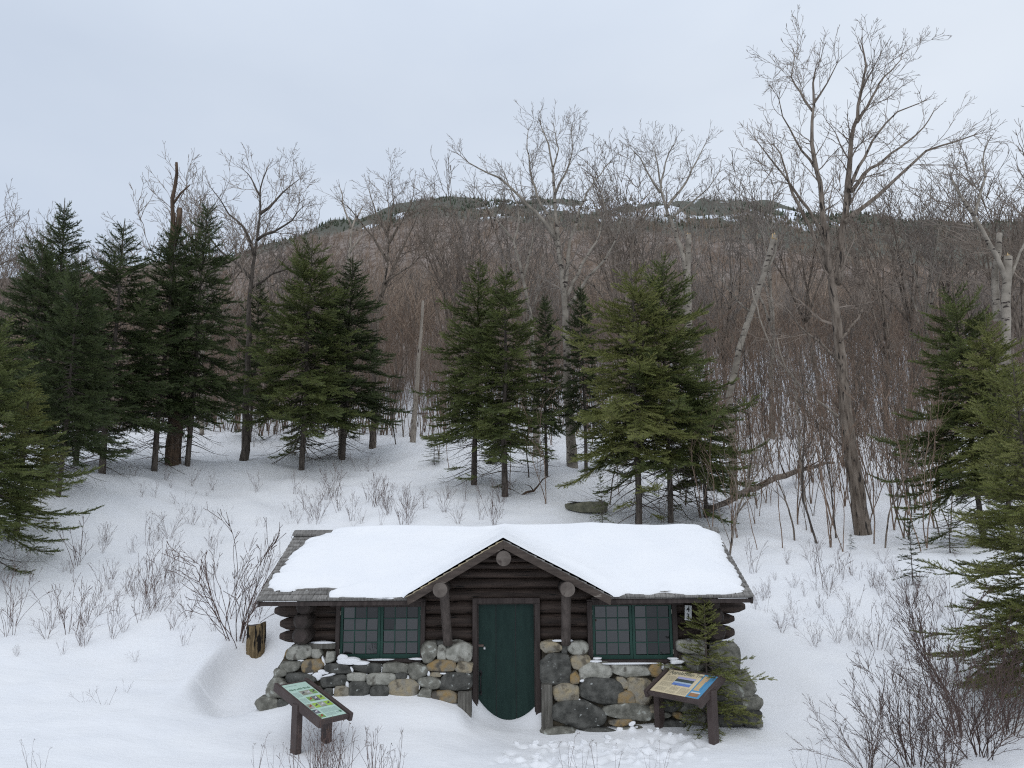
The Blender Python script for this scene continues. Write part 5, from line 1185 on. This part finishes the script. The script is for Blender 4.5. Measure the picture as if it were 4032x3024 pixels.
for (x,y,t) in [(405,525,270),(340,440,260),(200,510,430),(85,470,420),(345,535,440),(575,440,330),(490,425,300),(450,505,410),(700,515,370),(125,800,690),(210,775,680),(345,895,730),(370,855,770),(480,870,700),(560,850,720),(620,890,740),(730,910,650),(665,890,760),(825,940,830),(955,990,800),(1030,995,850),(800,640,560),(845,755,620),(915,640,430),(945,630,400),(1015,825,550),(565,700,595),(400,690,615),(165,665,620),(780,360,270),(850,440,330),(1100,620,470),(1180,560,380),(1230,800,540),(1130,720,560),(770,560,430),(1000,520,440),(760,500,400),(-60,420,240),(-40,650,540),(10,600,500)]:
    X_,Y_=z10(x,y); _,T_=z10(x,t); shrub(X_,Y_,T_,rf_.choice([0,1,2,3]),*Rg)
for i in range(30):
    px=rf_.uniform(2960,3800); py=rf_.uniform(2190,2480); shrub(px,py,py-rf_.uniform(30,90),rf_.choice([0,2,4,1]),*Rg)
# big near bushes at the lower right
nb=[]
for i,(h,n_,ln,r) in enumerate([(1.5,16,38,.009),(1.8,11,26,.011)]):
    o,_=sap_proto(520+i,h,n_,ln,M_['shrubd'],None,name='leafless_bush',cat='bush',r=r,hab=dict(levels=2,prob=.62,minl=.06,seg=[.11,.09,.08],rmin=.0026,wander=.09,ratio=(.25,.45),start=[.2,.15])); nb.append((o,h))
nu=set()
for (px,Y,hm,k,lab) in [(3600,10.4,1.25,0,'largest leafless bush in the lower right corner'),(3860,10.6,1.35,0,'leafless bush at the lower right under the hanging fir branches'),(3790,11.6,1.85,1,'tall open bush with long arching stems right of the smooth snow hump'),(3420,10.2,.85,0,'low leafless bush at the left end of the lower right thicket'),(3980,11.4,1.5,1,'leafless bush at the right edge above the corner bush'),(3720,10.1,1.0,0,'grey brown bush at the bottom right between the larger bushes')]:
    x=P(px,3000,Y)[0]; put(nb,nu,k,(x,Y,gz(x,Y)),rf_.uniform(0,6),hm/nb[k][1],lab,None)
# weeds with dry seed heads in the foreground
fg=[]
for i in range(4):
    root=thing('dry_weed','x','weed'); rg=random.Random(600+i); out=[]; hd=MB(); o=dict(HAB); o.update(levels=1,prob=.25,minl=.05,seg=[.07,.05],rmin=.0016,wander=.06,up=.03,ratio=(.2,.35),start=[.5,.3],ang=(15,40))
    for s in range([7,10,5,3][i]):
        az=rg.uniform(0,6.28); an=math.radians(rg.uniform(2,28)); k0=len(out); grow(out,(rg.uniform(-.03,.03),rg.uniform(-.03,.03),-.1),nrm((math.cos(az)*math.sin(an),math.sin(az)*math.sin(an),math.cos(an))),rg.uniform(.4,.72),.0038,0,rg,o)
        if rg.random()<.3:
            t=out[-1][3:6]
            for _ in range(4): stone(hd,(t[0]+rg.uniform(-.016,.016),t[1]+rg.uniform(-.015,.015),t[2]+rg.uniform(-.015,.015)),.0045,.0045,.0045,0,rg,2)
    V,Fs=segs_mesh(out,4); link(bpy.data.objects.new('stems',raw_mesh('stems',V,Fs,[M_['shrub']])),root)
    if hd.v: hd.build('seed_heads',M_['deadd'],root)
    fg.append((root,.6))
fu=set()
for i in range(16):
    px=rf_.gauss(1330,120); Y=rf_.uniform(10.1,10.75); x=P(px,3000,Y)[0]; put(fg,fu,rf_.choice([0,1,1,2]),(x,Y,gz(x,Y)),rf_.uniform(0,6),rf_.uniform(.75,1.15),'dry reddish weeds in the foreground snow below the mint sign','dry weeds in front of the mint sign')
for (px,Y,sc) in [(1010,10.5,.9),(1080,10.4,.8),(2230,10.6,.9),(2290,10.5,.8),(2350,10.7,.7),(2420,10.6,.65),(2600,10.5,.7),(2560,10.4,.6),(120,10.,.6),(170,9.9,.5),(3230,10.3,.7),(3160,10.1,.6)]:
    x=P(px,3000,Y)[0]; put(fg,fu,3,(x,Y,gz(x,Y)),rf_.uniform(0,6),sc,'few thin dry stalks at the bottom edge of the snow','thin stalks at the bottom edge')
# ------------------------------------------------------------------ stump, slab, fallen wood
g=B(1002,2580); st=thing('cut_stump','short split log stump with hollow dark face standing in snow left of cabin','stump',g)
rs_=random.Random(5); b=MB(); dp=proj(g)[2]; w=.5*70/F*dp; hh_=104/F*dp; n=22; V=[]
for r in range(7):
    zf_=r/6
    for j in range(n):
        t=2*PI*j/n; rr=w*(1+.10*math.sin(3*t+1)+.06*math.sin(7*t)+rs_.uniform(-.05,.05)); rr*=(.8 if abs(t-4.6)<.35 else 1)
        V.append((rr*math.cos(t),rr*math.sin(t)*.8,-.25+(hh_+.25)*zf_+(.02*math.cos(t*2) if r==6 else 0)+(.03*math.cos(t) if r==6 else 0)))
b.add(V,[(r*n+j,r*n+(j+1)%n,(r+1)*n+(j+1)%n,(r+1)*n+j) for r in range(6) for j in range(n)],0,False); b.f.append(tuple(6*n+j for j in range(n))); b.m.append(1); b.sm.append(False)
b.build('stump_wood',[M_['stump'],M_['brace']],st)
b=MB(); stone(b,(0,0,hh_+.0),w*.75,w*.55,.03,0,rs_,2); b.build('snow_cap',M_['snow'],st)
g=B(2310,2015); sb=MB(); w=82/F*proj(g)[2]; stone(sb,(0,0,.12),w,.5,.17,0,random.Random(8),5.,.05); ob=sb.build('flat_rock',M_['slab'],None); ob.location=g; tag(ob,'flat mossy grey rock slab lying in snow under the middle firs','rock')
b=MB(); stone(b,(0,0,.29),w*.9,.45,.03,0,rs_,2.4); ob=b.build('rock_snow',M_['snow']); ob.location=g; tag(ob,'thin snow on top of the flat rock slab','snow',kind='stuff')
g0=gpix(2775,2035); g1=gpix(3285,1845); a0=g0+[0,0,.1]; a1=g1+[0,0,.25]
lg=thing('fallen_log','long fallen brown tree trunk lying slantwise on snow left of the maple','log',g0)
pts=[a0+(a1-a0)*i/14+np.array([0,0,.22*math.sin(PI*i/14)+.03*math.sin(i*2.1)]) for i in range(15)]; b=MB(); b.tube([p-g0 for p in pts],[.05+.055*math.sin(PI*min(1,(i+2)/15)) for i in range(15)],10,0,True,rs_,.08); b.build('trunk',M_['bark'],lg)
for i,(dx,dz) in zip((5,8,10,12),((.5,.5),(-.3,.6),(.7,.4),(.4,.7))):
    b=MB(); p=pts[i]-g0; b.tube([p,p+[dx*.5,-.2,dz*.4],p+[dx,-.3,dz]],[.035,.025,.01],6); b.build('branch_stub',M_['deadd'],lg)
g=gpix(2095,1950); dw=thing('fallen_branch','crooked dead branch half buried in snow below the middle firs','branch',g)
b=MB(); b.tube([(-.4,0,-.03),(-.15,0,.1),(.05,.05,.13),(.2,.1,.3),(.35,.1,.5),(.6,.2,.62)],[.02,.04,.035,.025,.02,.008],7); b.build('branch_wood',M_['deadd'],dw); b=MB(); b.tube([(.05,.05,.13),(-.05,0,.28),(-.2,-.05,.33)],[.02,.015,.006],6); b.build('branch_stub',M_['deadd'],dw)
b=MB(); rk=random.Random(12)
for (px,py) in [(2490,2866),(2505,2868),(2440,2880),(2590,2885),(2560,2888),(2640,2893),(2680,2900),(2300,2925),(2340,2935),(2390,2925),(2250,2940),(2180,2950),(2420,2955),(2470,2940),(2110,2935),(2035,2930)]+[(rk.uniform(2080,2700),rk.uniform(2900,3000)) for _ in range(14)]:
    g=gpix(px,py)
    if g is not None: q=rk.uniform(.012,.04); stone(b,g+[0,0,q*.3],q*1.3,q,q*.8,0,rk,4.,.1,rot=rk.uniform(-.5,.5))
tag(b.build('loose_snow',M_['snow']),'loose chunks of kicked up snow along the trodden track by the cream sign','snow',kind='stuff')
# ------------------------------------------------------------------ light
w=bpy.data.worlds.new('World'); S.world=w; w.use_nodes=True; nt=w.node_tree; L=nt.links.new; bg=nt.nodes['Background']
sky=N(nt,'ShaderNodeTexSky'); sky.sky_type='NISHITA'; sky.sun_disc=False; sky.sun_elevation=math.radians(55); sky.sun_rotation=math.radians(200)
tc=N(nt,'ShaderNodeTexCoord'); sp_=N(nt,'ShaderNodeSeparateXYZ'); L(tc.outputs['Generated'],sp_.inputs[0])
mp=N(nt,'ShaderNodeMapping'); mp.inputs['Scale'].default_value=(1,1,2.2); L(tc.outputs['Generated'],mp.inputs[0])
no=N(nt,'ShaderNodeTexNoise',Scale=1.3,Detail=5,Roughness=.5); L(mp.outputs[0],no.inputs['Vector'])
ad=N(nt,'ShaderNodeMath',operation='MULTIPLY_ADD'); L(sp_.outputs[0],ad.inputs[0]); ad.inputs[1].default_value=.30; L(no.outputs[0],ad.inputs[2])
r=N(nt,'ShaderNodeMapRange'); r.inputs[1].default_value=.25; r.inputs[2].default_value=.95; L(ad.outputs[0],r.inputs[0])
mx=N(nt,'ShaderNodeMix',data_type='RGBA'); mx.inputs[6].default_value=(5.1,5.8,6.9,1); mx.inputs[7].default_value=(7.5,8.0,8.6,1); L(r.outputs[0],mx.inputs[0])
zr_=N(nt,'ShaderNodeMapRange'); zr_.inputs[1].default_value=.5; zr_.inputs[2].default_value=1; zr_.inputs[3].default_value=.95; zr_.inputs[4].default_value=1.3; L(sp_.outputs[2],zr_.inputs[0])
vm=N(nt,'ShaderNodeVectorMath',operation='SCALE'); L(mx.outputs[2],vm.inputs[0]); L(zr_.outputs[0],vm.inputs[3])
m2=N(nt,'ShaderNodeMix',data_type='RGBA'); m2.inputs[0].default_value=.93; L(sky.outputs[0],m2.inputs[6]); L(vm.outputs[0],m2.inputs[7]); L(m2.outputs[2],bg.inputs[0]); bg.inputs[1].default_value=.116
ld=bpy.data.lights.new('sun','SUN'); lo=bpy.data.objects.new('sun',ld); COL.objects.link(lo); ld.energy=.6; ld.angle=math.radians(60); ld.color=(1,.97,.92)
el,az=math.radians(55),math.radians(200); sd=Vector((math.sin(az)*math.cos(el),math.cos(az)*math.cos(el),math.sin(el))); lo.rotation_euler=sd.to_track_quat('Z','Y').to_euler()
vs=S.view_settings; vs.view_transform='Standard'; vs.look='None'; vs.gamma=1; vs.exposure=.09; vs.use_curve_mapping=False
S.cycles.use_denoising=False; S.cycles.filter_width=1.15; S.cycles.max_bounces=6; S.cycles.diffuse_bounces=3; S.cycles.glossy_bounces=2; S.cycles.transparent_max_bounces=4
